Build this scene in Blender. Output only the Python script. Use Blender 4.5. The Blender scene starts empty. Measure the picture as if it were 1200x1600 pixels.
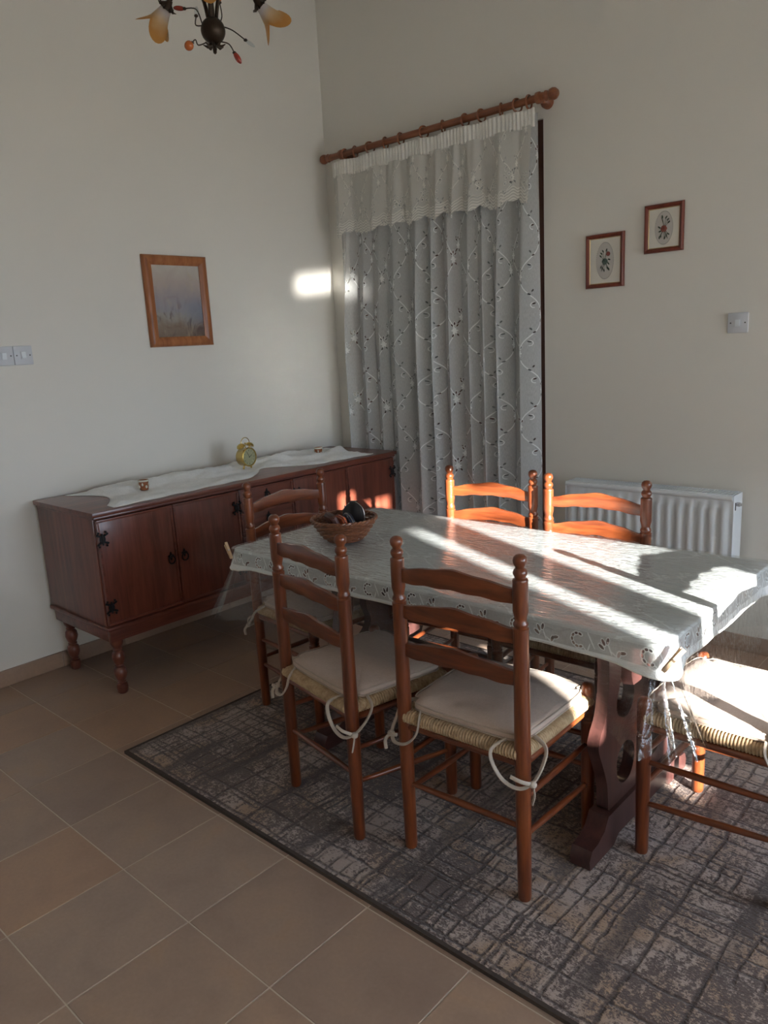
import bpy, bmesh, math, random
from math import sin, cos, pi, sqrt, atan2, tan, radians
from mathutils import Matrix, Vector, noise

random.seed(7)
SC = bpy.context.scene
COL = SC.collection

# ------------------------------------------------------------------ camera
F_PX, YAW, PITCH, ROLL = 1198.0, 0.7481, -0.2170, -0.0535
CAM = Vector((3.6735, -3.5928, 1.5008))
fw = Vector((-sin(YAW) * cos(PITCH), cos(YAW) * cos(PITCH), sin(PITCH)))
rt = fw.cross(Vector((0, 0, 1))).normalized()
up = rt.cross(fw)
rt2 = rt * cos(ROLL) + up * sin(ROLL)
up2 = -rt * sin(ROLL) + up * cos(ROLL)
cam = bpy.data.objects.new('camera', bpy.data.cameras.new('camera'))
COL.objects.link(cam)
M = Matrix((rt2, up2, -fw)).transposed().to_4x4()
M.translation = CAM
cam.matrix_world = M
cam.data.sensor_fit = 'AUTO'
cam.data.sensor_width = 36.0
cam.data.lens = 36.0 * F_PX / 1600.0
cam.data.clip_start = 0.05
SC.camera = cam

# ------------------------------------------------------------------ light
SUN_AZ, SUN_EL = radians(23.3), radians(12.6)
SKY_COL, SKY_STR = (0.67, 0.815, 1.0), 7.4
SUN_E = 37.0
sun_dir = Vector((-cos(SUN_AZ) * cos(SUN_EL), sin(SUN_AZ) * cos(SUN_EL), -sin(SUN_EL)))
sl = bpy.data.lights.new('sun', 'SUN')
sl.energy = SUN_E
sl.angle = radians(0.6)
sl.color = (1.0, 0.95, 0.88)
so = bpy.data.objects.new('sun', sl)
COL.objects.link(so)
so.rotation_euler = sun_dir.to_track_quat('-Z', 'Y').to_euler()
so.location = (9, -4, 3)

W = bpy.data.worlds.new('sky')
SC.world = W
W.use_nodes = True
bg = W.node_tree.nodes['Background']
bg.inputs[0].default_value = (*SKY_COL, 1)
bg.inputs[1].default_value = SKY_STR

# daylight portals in the two openings of the right wall
XR = 5.6
def portal(name, y0, y1, z0, z1):
    l = bpy.data.lights.new(name, 'AREA')
    l.shape = 'RECTANGLE'
    l.size = abs(z1 - z0)
    l.size_y = abs(y1 - y0)
    l.cycles.is_portal = True
    o = bpy.data.objects.new(name, l)
    COL.objects.link(o)
    o.location = (XR + 0.02, (y0 + y1) / 2, (z0 + z1) / 2)
    o.rotation_euler = (0, pi / 2, 0)
portal('daylight_portal', -3.55, -2.36, 0.5, 2.0)
portal('daylight_portal', -4.75, -4.00, 0.5, 2.15)
portal('daylight_portal', -1.85, -0.45, 0.6, 2.15)

# added lamp standing in for low sun glancing off the middle window sill
gl = bpy.data.lights.new('added_glint_lamp', 'AREA')
gl.shape = 'RECTANGLE'; gl.size = 0.44; gl.size_y = 0.075
gl.energy = 0.30; gl.color = (1.0, 0.97, 0.90); gl.spread = radians(1.6)
go = bpy.data.objects.new('added_glint_lamp', gl)
COL.objects.link(go)
go.location = (XR - 0.02, -2.47, 0.535)
go.rotation_euler = Vector((sun_dir.x, sun_dir.y, -sun_dir.z)).to_track_quat('-Z', 'Y').to_euler()

vs = SC.view_settings
vs.view_transform = 'Standard'
vs.look = 'None'
vs.gamma = 1
vs.use_curve_mapping = False
vs.exposure = 0.46
SC.cycles.use_denoising = True
SC.cycles.max_bounces = 10
SC.cycles.diffuse_bounces = 5
SC.cycles.transparent_max_bounces = 16
SC.cycles.use_adaptive_sampling = True
SC.cycles.adaptive_threshold = 0.02
SC.cycles.sample_clamp_indirect = 0.0
SC.cycles.caustics_reflective = True
SC.cycles.blur_glossy = 0.30

# ------------------------------------------------------------------ mesh helpers
class MB:
    def __init__(s):
        s.v = []; s.f = []; s.uv = None
    def add(s, vs_, fs, mat=None):
        b = len(s.v)
        if mat is not None:
            vs_ = [mat @ Vector(p) for p in vs_]
        s.v += [tuple(p) for p in vs_]
        s.f += [tuple(i + b for i in f) for f in fs]
        return s
    def box(s, c, d, mat=None, ch=0.0):
        x, y, z = c; a, b, e = d[0] / 2, d[1] / 2, d[2] / 2
        if ch <= 0:
            vs_ = [(x + i * a, y + j * b, z + k * e) for k in (-1, 1) for j in (-1, 1) for i in (-1, 1)]
            fs = [(0, 2, 3, 1), (4, 5, 7, 6), (0, 1, 5, 4), (2, 6, 7, 3), (0, 4, 6, 2), (1, 3, 7, 5)]
            return s.add(vs_, fs, mat)
        bm = bmesh.new()
        bmesh.ops.create_cube(bm, size=1)
        for q in bm.verts:
            q.co = Vector((x + q.co.x * d[0], y + q.co.y * d[1], z + q.co.z * d[2]))
        bmesh.ops.bevel(bm, geom=bm.edges[:], offset=min(ch, 0.45 * min(d)), segments=2, profile=0.6, affect='EDGES')
        return s.bm(bm, mat)
    def bm(s, bm, mat=None):
        bm.verts.index_update()
        vs_ = [q.co.copy() for q in bm.verts]
        fs = [[q.index for q in f.verts] for f in bm.faces]
        bm.free()
        return s.add(vs_, fs, mat)
    def lathe(s, prof, seg=20, mat=None):
        vs_ = []; fs = []
        n = len(prof)
        for (r, z) in prof:
            for k in range(seg):
                a = 2 * pi * k / seg
                vs_.append((r * cos(a), r * sin(a), z))
        for i in range(n - 1):
            for k in range(seg):
                k2 = (k + 1) % seg
                fs.append((i * seg + k, i * seg + k2, (i + 1) * seg + k2, (i + 1) * seg + k))
        if prof[0][0] > 1e-6: fs.append(tuple(range(seg - 1, -1, -1)))
        if prof[-1][0] > 1e-6: fs.append(tuple((n - 1) * seg + k for k in range(seg)))
        return s.add(vs_, fs, mat)
    def tube(s, pts, r, seg=8, closed=False, mat=None, flat=1.0):
        pts = [Vector(p) for p in pts]
        n = len(pts)
        rad = r if isinstance(r, (list, tuple)) else [r] * n
        vs_ = []; fs = []
        prev = None
        for i, p in enumerate(pts):
            if closed: t = pts[(i + 1) % n] - pts[i - 1]
            else: t = pts[min(i + 1, n - 1)] - pts[max(i - 1, 0)]
            t.normalize()
            if prev is None:
                a = Vector((0, 0, 1)) if abs(t.z) < 0.9 else Vector((1, 0, 0))
                u = t.cross(a).normalized()
            else:
                u = prev - t * prev.dot(t)
                u = u.normalized() if u.length > 1e-6 else prev
            prev = u
            w = t.cross(u)
            for k in range(seg):
                an = 2 * pi * k / seg
                vs_.append(p + (u * cos(an) * flat + w * sin(an)) * rad[i])
        m = n if closed else n - 1
        for i in range(m):
            j = (i + 1) % n
            for k in range(seg):
                k2 = (k + 1) % seg
                fs.append((i * seg + k, i * seg + k2, j * seg + k2, j * seg + k))
        if not closed:
            fs.append(tuple(range(seg - 1, -1, -1)))
            fs.append(tuple((n - 1) * seg + k for k in range(seg)))
        return s.add(vs_, fs, mat)
    def sphere(s, c, r, seg=14, rings=8, sc=(1, 1, 1), mat=None):
        vs_ = [(c[0], c[1], c[2] - r * sc[2])]
        for i in range(1, rings):
            a = -pi / 2 + pi * i / rings
            for k in range(seg):
                b = 2 * pi * k / seg
                vs_.append((c[0] + r * sc[0] * cos(a) * cos(b), c[1] + r * sc[1] * cos(a) * sin(b), c[2] + r * sc[2] * sin(a)))
        vs_.append((c[0], c[1], c[2] + r * sc[2]))
        fs = []
        for k in range(seg):
            fs.append((0, 1 + (k + 1) % seg, 1 + k))
            fs.append((len(vs_) - 1, 1 + (rings - 2) * seg + k, 1 + (rings - 2) * seg + (k + 1) % seg))
        for i in range(rings - 2):
            for k in range(seg):
                k2 = (k + 1) % seg
                fs.append((1 + i * seg + k, 1 + i * seg + k2, 1 + (i + 1) * seg + k2, 1 + (i + 1) * seg + k))
        return s.add(vs_, fs, mat)
    def prism(s, loops, t, mat=None):
        """loops of 2-D points (outer, holes...) in XY, extruded 0..t along Z"""
        bm = bmesh.new()
        for lp in loops:
            q = [bm.verts.new((x, y, 0)) for x, y in lp]
            for i in range(len(q)):
                bm.edges.new((q[i], q[(i + 1) % len(q)]))
        bmesh.ops.triangle_fill(bm, use_beauty=True, use_dissolve=False, edges=bm.edges[:], normal=(0, 0, 1))
        r = bmesh.ops.extrude_face_region(bm, geom=bm.faces[:])
        for e in r['geom']:
            if isinstance(e, bmesh.types.BMVert): e.co.z += t
        bmesh.ops.recalc_face_normals(bm, faces=bm.faces[:])
        return s.bm(bm, mat)
    def grid(s, fn, nu, nv, uvfn=None, mat=None):
        vs_ = []; fs = []
        b = len(s.v)
        if uvfn and s.uv is None: s.uv = {}
        for j in range(nv + 1):
            for i in range(nu + 1):
                a, c = i / nu, j / nv
                vs_.append(fn(a, c))
                if uvfn: s.uv[b + len(vs_) - 1] = uvfn(a, c)
        for j in range(nv):
            for i in range(nu):
                q = j * (nu + 1) + i
                fs.append((q, q + 1, q + nu + 2, q + nu + 1))
        return s.add(vs_, fs, mat)
    def mesh(s, name, mat, ang=40, flat=False):
        me = bpy.data.meshes.new(name)
        me.from_pydata(s.v, [], s.f)
        if s.uv:
            l = me.uv_layers.new(name='UVMap')
            for lp in me.loops:
                l.data[lp.index].uv = s.uv.get(lp.vertex_index, (0, 0))
        me.validate()
        if mat: me.materials.append(mat)
        if not flat:
            me.polygons.foreach_set('use_smooth', [True] * len(me.polygons))
            me.set_sharp_from_angle(angle=radians(ang))
        me.update()
        return me
    def build(s, name, mat, parent=None, loc=None, rot=None, ang=40, flat=False):
        return link(name, s.mesh(name, mat, ang, flat), parent, loc, rot)

def link(name, data, parent=None, loc=None, rot=None):
    o = bpy.data.objects.new(name, data)
    COL.objects.link(o)
    if parent is not None: o.parent = parent
    if loc is not None: o.location = loc
    if rot is not None: o.rotation_euler = rot
    return o

def tag(o, label=None, cat=None, group=None, kind=None):
    if label: o['label'] = label
    if cat: o['category'] = cat
    if group: o['group'] = group
    if kind: o['kind'] = kind
    return o

def thing(name, label, cat, loc=(0, 0, 0), rz=0, group=None):
    o = link(name, None, None, loc, (0, 0, rz))
    o.empty_display_size = 0.1
    return tag(o, label, cat, group)

def copy_tree(o, parent=None):
    c = o.copy(); COL.objects.link(c); c.parent = parent
    for ch in list(o.children): copy_tree(ch, c)
    return c

def T(x=0, y=0, z=0): return Matrix.Translation((x, y, z))
def RX(a): return Matrix.Rotation(a, 4, 'X')
def RY(a): return Matrix.Rotation(a, 4, 'Y')
def RZ(a): return Matrix.Rotation(a, 4, 'Z')
def arc(cx, cy, r, a0, a1, n=10):
    return [(cx + r * cos(a0 + (a1 - a0) * i / n), cy + r * sin(a0 + (a1 - a0) * i / n)) for i in range(n + 1)]
def catmull(pts, n=6, closed=False):
    P = [Vector(p) for p in pts]; out = []; m = len(P)
    rng = range(m) if closed else range(m - 1)
    for i in rng:
        p0 = P[(i - 1) % m] if closed or i > 0 else P[i]
        p1 = P[i]; p2 = P[(i + 1) % m]
        p3 = P[(i + 2) % m] if closed or i + 2 < m else p2
        for k in range(n):
            t = k / n
            out.append(0.5 * ((2 * p1) + (p2 - p0) * t + (2 * p0 - 5 * p1 + 4 * p2 - p3) * t * t + (3 * p1 - p0 - 3 * p2 + p3) * t ** 3))
    if not closed: out.append(P[-1])
    return out
def ss(a, b, x):
    t = max(0.0, min(1.0, (x - a) / (b - a))); return t * t * (3 - 2 * t)
def N3(x, y, z=0.0): return noise.noise(Vector((x, y, z)))

# ------------------------------------------------------------------ material helpers
class NB:
    def __init__(s, name):
        s.m = bpy.data.materials.new(name); s.m.use_nodes = True
        s.t = s.m.node_tree; s.t.nodes.clear()
        s.out = s.t.nodes.new('ShaderNodeOutputMaterial')
    def put(s, sock, v):
        if isinstance(v, bpy.types.NodeSocket): s.t.links.new(v, sock)
        elif v is not None:
            if hasattr(sock.default_value, '__len__') and not isinstance(v, (int, float)):
                v = tuple(v)
                if len(sock.default_value) == 4 and len(v) == 3: v = v + (1.0,)
            elif hasattr(sock.default_value, '__len__'):
                v = (v,) * len(sock.default_value)
            sock.default_value = v
    def n(s, typ, ins=None, **props):
        q = s.t.nodes.new('ShaderNode' + typ)
        for k, v in props.items(): setattr(q, k, v)
        for k, v in (ins or {}).items(): s.put(q.inputs[k], v)
        return q
    def ma(s, op, a, b=None, c=None, clamp=False):
        q = s.t.nodes.new('ShaderNodeMath'); q.operation = op; q.use_clamp = clamp
        s.put(q.inputs[0], a)
        if b is not None: s.put(q.inputs[1], b)
        if c is not None: s.put(q.inputs[2], c)
        return q.outputs[0]
    def mix(s, f, a, b):
        q = s.t.nodes.new('ShaderNodeMix'); q.data_type = 'RGBA'
        s.put(q.inputs[0], f); s.put(q.inputs[6], a); s.put(q.inputs[7], b)
        return q.outputs[2]
    def coord(s, which='Object', scale=(1, 1, 1), rot=(0, 0, 0), loc=(0, 0, 0)):
        c = s.n('TexCoord').outputs[which]
        return s.n('Mapping', {'Vector': c, 'Scale': scale, 'Rotation': rot, 'Location': loc}).outputs[0]
    def noise(s, vec, scale, detail=4, rough=0.55, dist=0.0, out=0):
        return s.n('TexNoise', {'Vector': vec, 'Scale': scale, 'Detail': detail, 'Roughness': rough, 'Distortion': dist}).outputs[out]
    def ramp(s, f, stops):
        q = s.n('ValToRGB', {'Fac': f}); e = q.color_ramp.elements
        while len(e) > 1: e.remove(e[-1])
        e[0].position = stops[0][0]; c = stops[0][1]; e[0].color = (*c, 1) if len(c) == 3 else c
        for p, c in stops[1:]:
            k = e.new(p); k.color = (*c, 1) if len(c) == 3 else c
        return q.outputs[0]
    def mr(s, v, a, b, c=0.0, d=1.0):
        return s.n('MapRange', {0: v, 1: a, 2: b, 3: c, 4: d}).outputs[0]
    def bump(s, h, dist=0.002, strength=1.0, normal=None):
        q = s.n('Bump', {'Height': h, 'Distance': dist, 'Strength': strength})
        if normal is not None: s.put(q.inputs['Normal'], normal)
        return q.outputs[0]
    def bsdf(s, col, rough=0.5, spec=0.5, normal=None, metal=0.0, coat=0.0, coat_r=0.1, **kw):
        q = s.n('BsdfPrincipled')
        s.put(q.inputs['Base Color'], col); s.put(q.inputs['Roughness'], rough)
        s.put(q.inputs['Specular IOR Level'], spec); s.put(q.inputs['Metallic'], metal)
        s.put(q.inputs['Coat Weight'], coat); s.put(q.inputs['Coat Roughness'], coat_r)
        if normal is not None: s.put(q.inputs['Normal'], normal)
        for k, v in kw.items(): s.put(q.inputs[k.replace('_', ' ')], v)
        return q.outputs[0]
    def schlick(s, f0, normal=None):
        q = s.n('LayerWeight', {'Blend': 0.5})
        if normal is not None: s.put(q.inputs['Normal'], normal)
        p5 = s.ma('POWER', q.outputs['Facing'], 5.0)
        return s.ma('MULTIPLY_ADD', p5, 1.0 - f0, f0, clamp=True)
    def done(s, sh):
        s.t.links.new(sh, s.out.inputs['Surface']); return s.m

def plain(name, col, rough=0.5, spec=0.5, metal=0.0, coat=0.0, var=0.06, scale=14, **kw):
    b = NB(name)
    f = b.noise(b.coord('Object'), scale, 3)
    c = b.mix(f, [x * (1 - var) for x in col], [min(1, x * (1 + var)) for x in col])
    return b.done(b.bsdf(c, rough, spec, None, metal, coat, **kw))

def wood(name, axis, dark, mid, light, rough=0.28, coat=0.5, scale=1.0, world=False):
    b = NB(name)
    sc = {'x': (0.09, 1, 1), 'y': (1, 0.09, 1), 'z': (1, 1, 0.09)}[axis]
    rnd = b.n('ObjectInfo').outputs['Random']
    off = b.ma('MULTIPLY', rnd, 7.0)
    v = b.n('VectorMath', {0: b.coord('Object', sc), 1: b.n('CombineXYZ', {0: off, 1: off, 2: off}).outputs[0]}, operation='ADD').outputs[0]
    g1 = b.noise(v, 55 * scale, 5, 0.6, 0.6)
    g2 = b.noise(v, 14 * scale, 3, 0.5, 1.2)
    k = b.ma('ADD', b.ma('MULTIPLY', g1, 0.55), b.ma('MULTIPLY', g2, 0.45))
    c = b.ramp(k, [(0.30, dark), (0.5, mid), (0.70, light)])
    nrm = b.bump(g1, 0.0004, 0.4)
    return b.done(b.bsdf(c, rough, 0.5, nrm, 0, coat, 0.12))

PINE = ((0.050, 0.0105, 0.0045), (0.155, 0.036, 0.011), (0.27, 0.075, 0.022))
M_pz = wood('varnished_pine_upright', 'z', *PINE)
M_px = wood('varnished_pine_cross', 'x', *PINE)
M_py = wood('varnished_pine_depth', 'y', *PINE)
MAHO = ((0.065, 0.016, 0.009), (0.145, 0.038, 0.022), (0.215, 0.062, 0.036))
M_mz = wood('mahogany_upright', 'z', *MAHO, rough=0.34, coat=0.35, scale=0.8)
M_my = wood('mahogany_lengthwise', 'y', *MAHO, rough=0.34, coat=0.35, scale=0.8)
DARKW = ((0.028, 0.011, 0.010), (0.056, 0.022, 0.019), (0.088, 0.034, 0.028))
M_tz = wood('dark_stained_table_wood', 'z', *DARKW, rough=0.35, coat=0.3)
M_pole = wood('curtain_pole_wood', 'x', (0.10, 0.028, 0.010), (0.24, 0.075, 0.028), (0.34, 0.125, 0.05), rough=0.35, coat=0.3)
M_frame_oak = wood('orange_oak_frame', 'z', (0.20, 0.06, 0.018), (0.36, 0.125, 0.04), (0.46, 0.18, 0.065), rough=0.45, coat=0.15)
M_frame_red = wood('red_brown_frame', 'z', (0.09, 0.016, 0.009), (0.17, 0.032, 0.015), (0.23, 0.048, 0.022), rough=0.4, coat=0.15)
M_jamb = wood('dark_brown_door_wood', 'z', (0.05, 0.016, 0.010), (0.09, 0.03, 0.018), (0.13, 0.045, 0.028), rough=0.5, coat=0.1)
M_peg = wood('bare_peg_wood', 'x', (0.46, 0.30, 0.17), (0.58, 0.40, 0.24), (0.68, 0.50, 0.32), rough=0.7, coat=0)

def wall_mat():
    b = NB('cream_painted_plaster')
    v = b.coord('Object')
    f = b.noise(v, 1.3, 3)
    c = b.mix(f, (0.73, 0.705, 0.655), (0.77, 0.745, 0.69))
    n2 = b.noise(v, 60, 4, 0.6)
    n1 = b.noise(v, 9, 3)
    h = b.ma('ADD', b.ma('MULTIPLY', n2, 0.3), n1)
    return b.done(b.bsdf(c, 0.62, 0.35, b.bump(h, 0.002, 0.35)))
M_wall = wall_mat()
M_ceil = plain('white_ceiling_paint', (0.78, 0.76, 0.70), 0.8, 0.2)

def tile_mat():
    b = NB('brown_stone_tile')
    rnd = b.n('ObjectInfo').outputs['Random']
    off = b.ma('MULTIPLY', rnd, 31.0)
    v = b.n('VectorMath', {0: b.coord('Object'), 1: b.n('CombineXYZ', {0: off, 1: off, 2: 0.0}).outputs[0]}, operation='ADD').outputs[0]
    big = b.noise(v, 6, 4, 0.55, 0.4)
    c = b.ramp(big, [(0.28, (0.30, 0.19, 0.14)), (0.48, (0.395, 0.265, 0.195)), (0.62, (0.455, 0.30, 0.205)), (0.75, (0.50, 0.295, 0.17))])
    c2 = b.ramp(rnd, [(0.0, (0.40, 0.31, 0.255)), (0.35, (0.31, 0.21, 0.16)), (0.6, (0.40, 0.285, 0.215)), (0.8, (0.45, 0.265, 0.165)), (1.0, (0.31, 0.235, 0.20))])
    c = b.mix(0.52, c, c2)
    fine = b.noise(v, 90, 3)
    c = b.mix(b.ma('MULTIPLY', fine, 0.35), c, (0.17, 0.115, 0.085))
    r = b.mr(big, 0.3, 0.7, 0.36, 0.5)
    h = b.ma('ADD', b.ma('MULTIPLY', fine, 0.25), b.noise(v, 18, 3))
    return b.done(b.bsdf(c, r, 0.5, b.bump(h, 0.0012, 0.5)))
M_tile = tile_mat()
M_grout = plain('beige_grout', (0.58, 0.48, 0.385), 0.85, 0.2, var=0.15, scale=40)

def rug_mat():
    b = NB('grey_woven_rug')
    co = b.coord('Object')
    sep = b.n('SeparateXYZ', {0: co})
    x, y = sep.outputs[0], sep.outputs[1]
    wob = b.ma('MULTIPLY', b.ma('SUBTRACT', b.noise(co, 9, 3), 0.5), 0.030)
    wob2 = b.ma('MULTIPLY', b.ma('SUBTRACT', b.noise(b.coord('Object', loc=(5, 3, 0)), 8, 3), 0.5), 0.030)
    xx = b.ma('ADD', x, wob); yy = b.ma('ADD', y, wob2)
    def lines(t, per, seed, width, cell=False):
        # irregular dark bands: 1-D voronoi edges
        w = b.ma('ADD', b.ma('DIVIDE', t, per), seed)
        q = b.n('TexVoronoi', {'W': w, 'Scale': 1.0, 'Randomness': 0.8}, voronoi_dimensions='1D', feature='DISTANCE_TO_EDGE')
        d = b.ma('MULTIPLY', q.outputs['Distance'], per)
        ln_ = b.mr(d, width * 0.30, width, 1.0, 0.0)
        if not cell: return ln_
        r_ = b.n('TexVoronoi', {'W': w, 'Scale': 1.0, 'Randomness': 0.8}, voronoi_dimensions='1D', feature='F1')
        return ln_, b.n('SeparateColor', {0: r_.outputs['Color']}).outputs[0]
    patch = b.noise(co, 2.6, 2)
    l1, c1 = lines(xx, 0.15, 3.1, 0.0085, True)
    l2, c2 = lines(yy, 0.12, 9.7, 0.0070, True)
    l3, c3 = lines(xx, 0.050, 17.3, 0.0065, True)
    l4, c4 = lines(yy, 0.056, 23.9, 0.0055, True)
    m3 = b.mr(b.noise(b.coord('Object', (0.6, 1, 1), loc=(1, 7, 0)), 3.6, 2), 0.47, 0.54)
    m4 = b.mr(b.noise(b.coord('Object', (1, 0.6, 1), loc=(4, 2, 0)), 3.4, 2), 0.45, 0.52)
    ln = b.ma('MAXIMUM', b.ma('MAXIMUM', l1, l2), b.ma('MAXIMUM', b.ma('MULTIPLY', l3, m3), b.ma('MULTIPLY', l4, m4)))
    # broad dark bands running across the width
    wide = b.ma('MULTIPLY', lines(xx, 0.27, 41.5, 0.034), b.mr(b.noise(b.coord('Object', (1, 0.4, 1), loc=(2, 9, 0)), 4.0, 2), 0.42, 0.52))
    ln = b.ma('MAXIMUM', ln, b.ma('MULTIPLY', wide, 0.95))
    fine = b.noise(b.coord('Object', (0.55, 1, 0.2)), 210, 2, 0.7)
    mott = b.noise(b.coord('Object', (1.0, 0.5, 1)), 70, 3, 0.75)
    mask = b.ma('ADD', b.ma('MULTIPLY', mott, 0.5), b.ma('MULTIPLY', fine, 0.5))
    cells = b.ma('ADD', b.ma('ADD', b.ma('MULTIPLY', c1, 0.06), b.ma('MULTIPLY', c2, 0.05)), b.ma('ADD', b.ma('MULTIPLY', b.ma('MULTIPLY', c3, m3), 0.06), b.ma('MULTIPLY', b.ma('MULTIPLY', c4, m4), 0.05)))
    zone = b.mr(b.noise(b.coord('Object', loc=(8, 1, 0)), 2.4, 3), 0.35, 0.65, -0.05, 0.05)
    mask = b.ma('ADD', b.ma('ADD', mask, zone), b.ma('SUBTRACT', cells, 0.09))
    lightc = b.ramp(patch, [(0.3, (0.37, 0.285, 0.245)), (0.46, (0.41, 0.32, 0.275)), (0.55, (0.37, 0.245, 0.16)), (0.62, (0.40, 0.31, 0.265)), (0.75, (0.35, 0.285, 0.265))])
    darkc = (0.070, 0.046, 0.039)
    midc = (0.118, 0.080, 0.068)
    c = b.mix(b.mr(mask, 0.455, 0.535), midc, lightc)
    c = b.mix(b.ma('MULTIPLY', ln, b.mr(mask, 0.68, 0.46, 0.5, 1.0)), c, darkc)
    h = b.ma('ADD', b.ma('MULTIPLY', fine, 1.0), b.ma('MULTIPLY', ln, -0.6))
    return b.done(b.bsdf(c, 0.95, 0.1, b.bump(h, 0.006, 0.8), Sheen_Weight=0.2, Sheen_Roughness=0.6))
M_rug = rug_mat()
M_bind = plain('dark_brown_rug_binding', (0.075, 0.058, 0.05), 0.95, 0.1, var=0.2, scale=120)

def fabric(name, col, weave=420, var=0.10, bump=0.0006, spec=0.15):
    b = NB(name)
    v = b.coord('Object')
    w1 = b.noise(b.coord('Object', (1, 0.12, 1)), weave, 2)
    w2 = b.noise(b.coord('Object', (0.12, 1, 1)), weave, 2)
    w = b.ma('MULTIPLY', b.ma('ADD', w1, w2), 0.5)
    big = b.noise(v, 11, 3)
    k = b.ma('ADD', b.ma('MULTIPLY', w, 0.7), b.ma('MULTIPLY', big, 0.3))
    c = b.mix(b.mr(k, 0.35, 0.65), [x * (1 - var) for x in col], [min(1, x * (1 + var)) for x in col])
    return b.done(b.bsdf(c, 0.9, spec, b.bump(w, bump, 0.6), Sheen_Weight=0.15))
M_cush = fabric('beige_linen', (0.50, 0.39, 0.325))
M_pipe = fabric('beige_piping', (0.44, 0.355, 0.29))
M_tie = fabric('pale_cotton_tape', (0.47, 0.40, 0.335))

def rush_mat():
    b = NB('woven_straw_rush')
    v = b.coord('Object')
    f = b.noise(v, 120, 3, 0.6)
    g = b.noise(v, 25, 2)
    k = b.ma('ADD', b.ma('MULTIPLY', f, 0.5), b.ma('MULTIPLY', g, 0.5))
    c = b.ramp(k, [(0.3, (0.27, 0.17, 0.095)), (0.5, (0.45, 0.315, 0.185)), (0.7, (0.58, 0.44, 0.285))])
    return b.done(b.bsdf(c, 0.6, 0.35, b.bump(f, 0.0008, 0.6)))
M_rush = rush_mat()

# ---- embroidered lace: pattern in cloth metres (UV)
def ellipse(b, u, v, cx, cy, ang, ea, eb):
    c, s_ = cos(ang), sin(ang)
    p = b.ma('MULTIPLY_ADD', u, c / ea, b.ma('MULTIPLY_ADD', v, s_ / ea, -(cx * c + cy * s_) / ea))
    q = b.ma('MULTIPLY_ADD', u, -s_ / eb, b.ma('MULTIPLY_ADD', v, c / eb, -(-cx * s_ + cy * c) / eb))
    r = b.ma('MULTIPLY_ADD', p, p, b.ma('MULTIPLY', q, q))
    return b.ma('LESS_THAN', r, 1.0)
def union(b, l):
    r = l[0]
    for k in l[1:]: r = b.ma('MAXIMUM', r, k)
    return r
def lace_pattern(b, u, v, P=0.17, H=0.40, k=1.0):
    """returns (stitched, cut-out) masks of a meandering vine with leaf sprays"""
    col = b.ma('FLOOR', b.ma('DIVIDE', u, P))
    lu = b.ma('SUBTRACT', b.ma('SUBTRACT', u, b.ma('MULTIPLY', col, P)), P / 2)
    v = b.ma('ADD', v, b.ma('MULTIPLY', col, H * 0.31))
    lv = b.ma('SUBTRACT', v, b.ma('MULTIPLY', b.ma('FLOOR', b.ma('DIVIDE', v, H)), H))
    half = b.ma('GREATER_THAN', lv, H / 2)
    sg = b.ma('MULTIPLY_ADD', half, -2.0, 1.0)
    hv = b.ma('MULTIPLY_ADD', half, -H / 2, lv)          # 0..H/2
    hu = b.ma('MULTIPLY', lu, sg)
    A = P * 0.38
    sn = b.ma('SINE', b.ma('MULTIPLY', hv, 2 * pi / H))
    cs = b.ma('COSINE', b.ma('MULTIPLY', hv, 2 * pi / H))
    sl_ = b.ma('MULTIPLY', cs, A * 2 * pi / H)
    d = b.ma('DIVIDE', b.ma('ABSOLUTE', b.ma('MULTIPLY_ADD', sn, -A, hu)), b.ma('SQRT', b.ma('MULTIPLY_ADD', sl_, sl_, 1.0)))
    vine = b.ma('LESS_THAN', d, 0.0028 * k)
    # loop-back tendril
    cx, cy = A - 0.052 * k, H * 0.25 + 0.052 * k
    rr = b.ma('SQRT', b.ma('ADD', b.ma('POWER', b.ma('SUBTRACT', hu, cx), 2.0), b.ma('POWER', b.ma('SUBTRACT', hv, cy), 2.0)))
    ten = b.ma('MULTIPLY', b.ma('LESS_THAN', b.ma('ABSOLUTE', b.ma('SUBTRACT', rr, 0.013 * k)), 0.0022 * k), b.ma('LESS_THAN', hu, cx + 0.004))
    fx, fy = A, H * 0.25
    petals = [ellipse(b, hu, hv, fx + 0.008 * k * cos(a), fy + 0.008 * k * sin(a), a, 0.009 * k, 0.0045 * k) for a in (0.2, 1.25, 2.1, 3.0, 4.3, 5.4)]
    leaves = []
    for (dx, dy, a) in ((0.0, 0.040, 1.57), (0.013, 0.030, 1.0), (-0.013, 0.031, 2.15), (0.020, 0.046, 0.9), (-0.008, -0.026, 1.2), (0.016, -0.022, 2.3)):
        leaves.append(ellipse(b, hu, hv, fx + dx * k, fy + dy * k, a, 0.0085 * k, 0.0040 * k))
    leaves.append(ellipse(b, hu, hv, cx + 0.001, cy + 0.008 * k, 0.3, 0.0085 * k, 0.0040 * k))
    leaves.append(ellipse(b, hu, hv, 0.010 * k, H * 0.03, 0.5, 0.0075 * k, 0.0038 * k))
    leaves.append(ellipse(b, hu, hv, -0.004 * k, H * 0.075, 2.2, 0.0075 * k, 0.0038 * k))
    rims = []
    for (dx, dy, a) in ((0.0, 0.040, 1.57), (0.013, 0.030, 1.0), (-0.013, 0.031, 2.15)):
        rims.append(ellipse(b, hu, hv, fx + dx * k, fy + dy * k, a, 0.0110 * k, 0.0062 * k))
    stitched = union(b, [vine, ten] + petals + rims)
    cut = union(b, leaves)
    return stitched, cut

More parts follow.
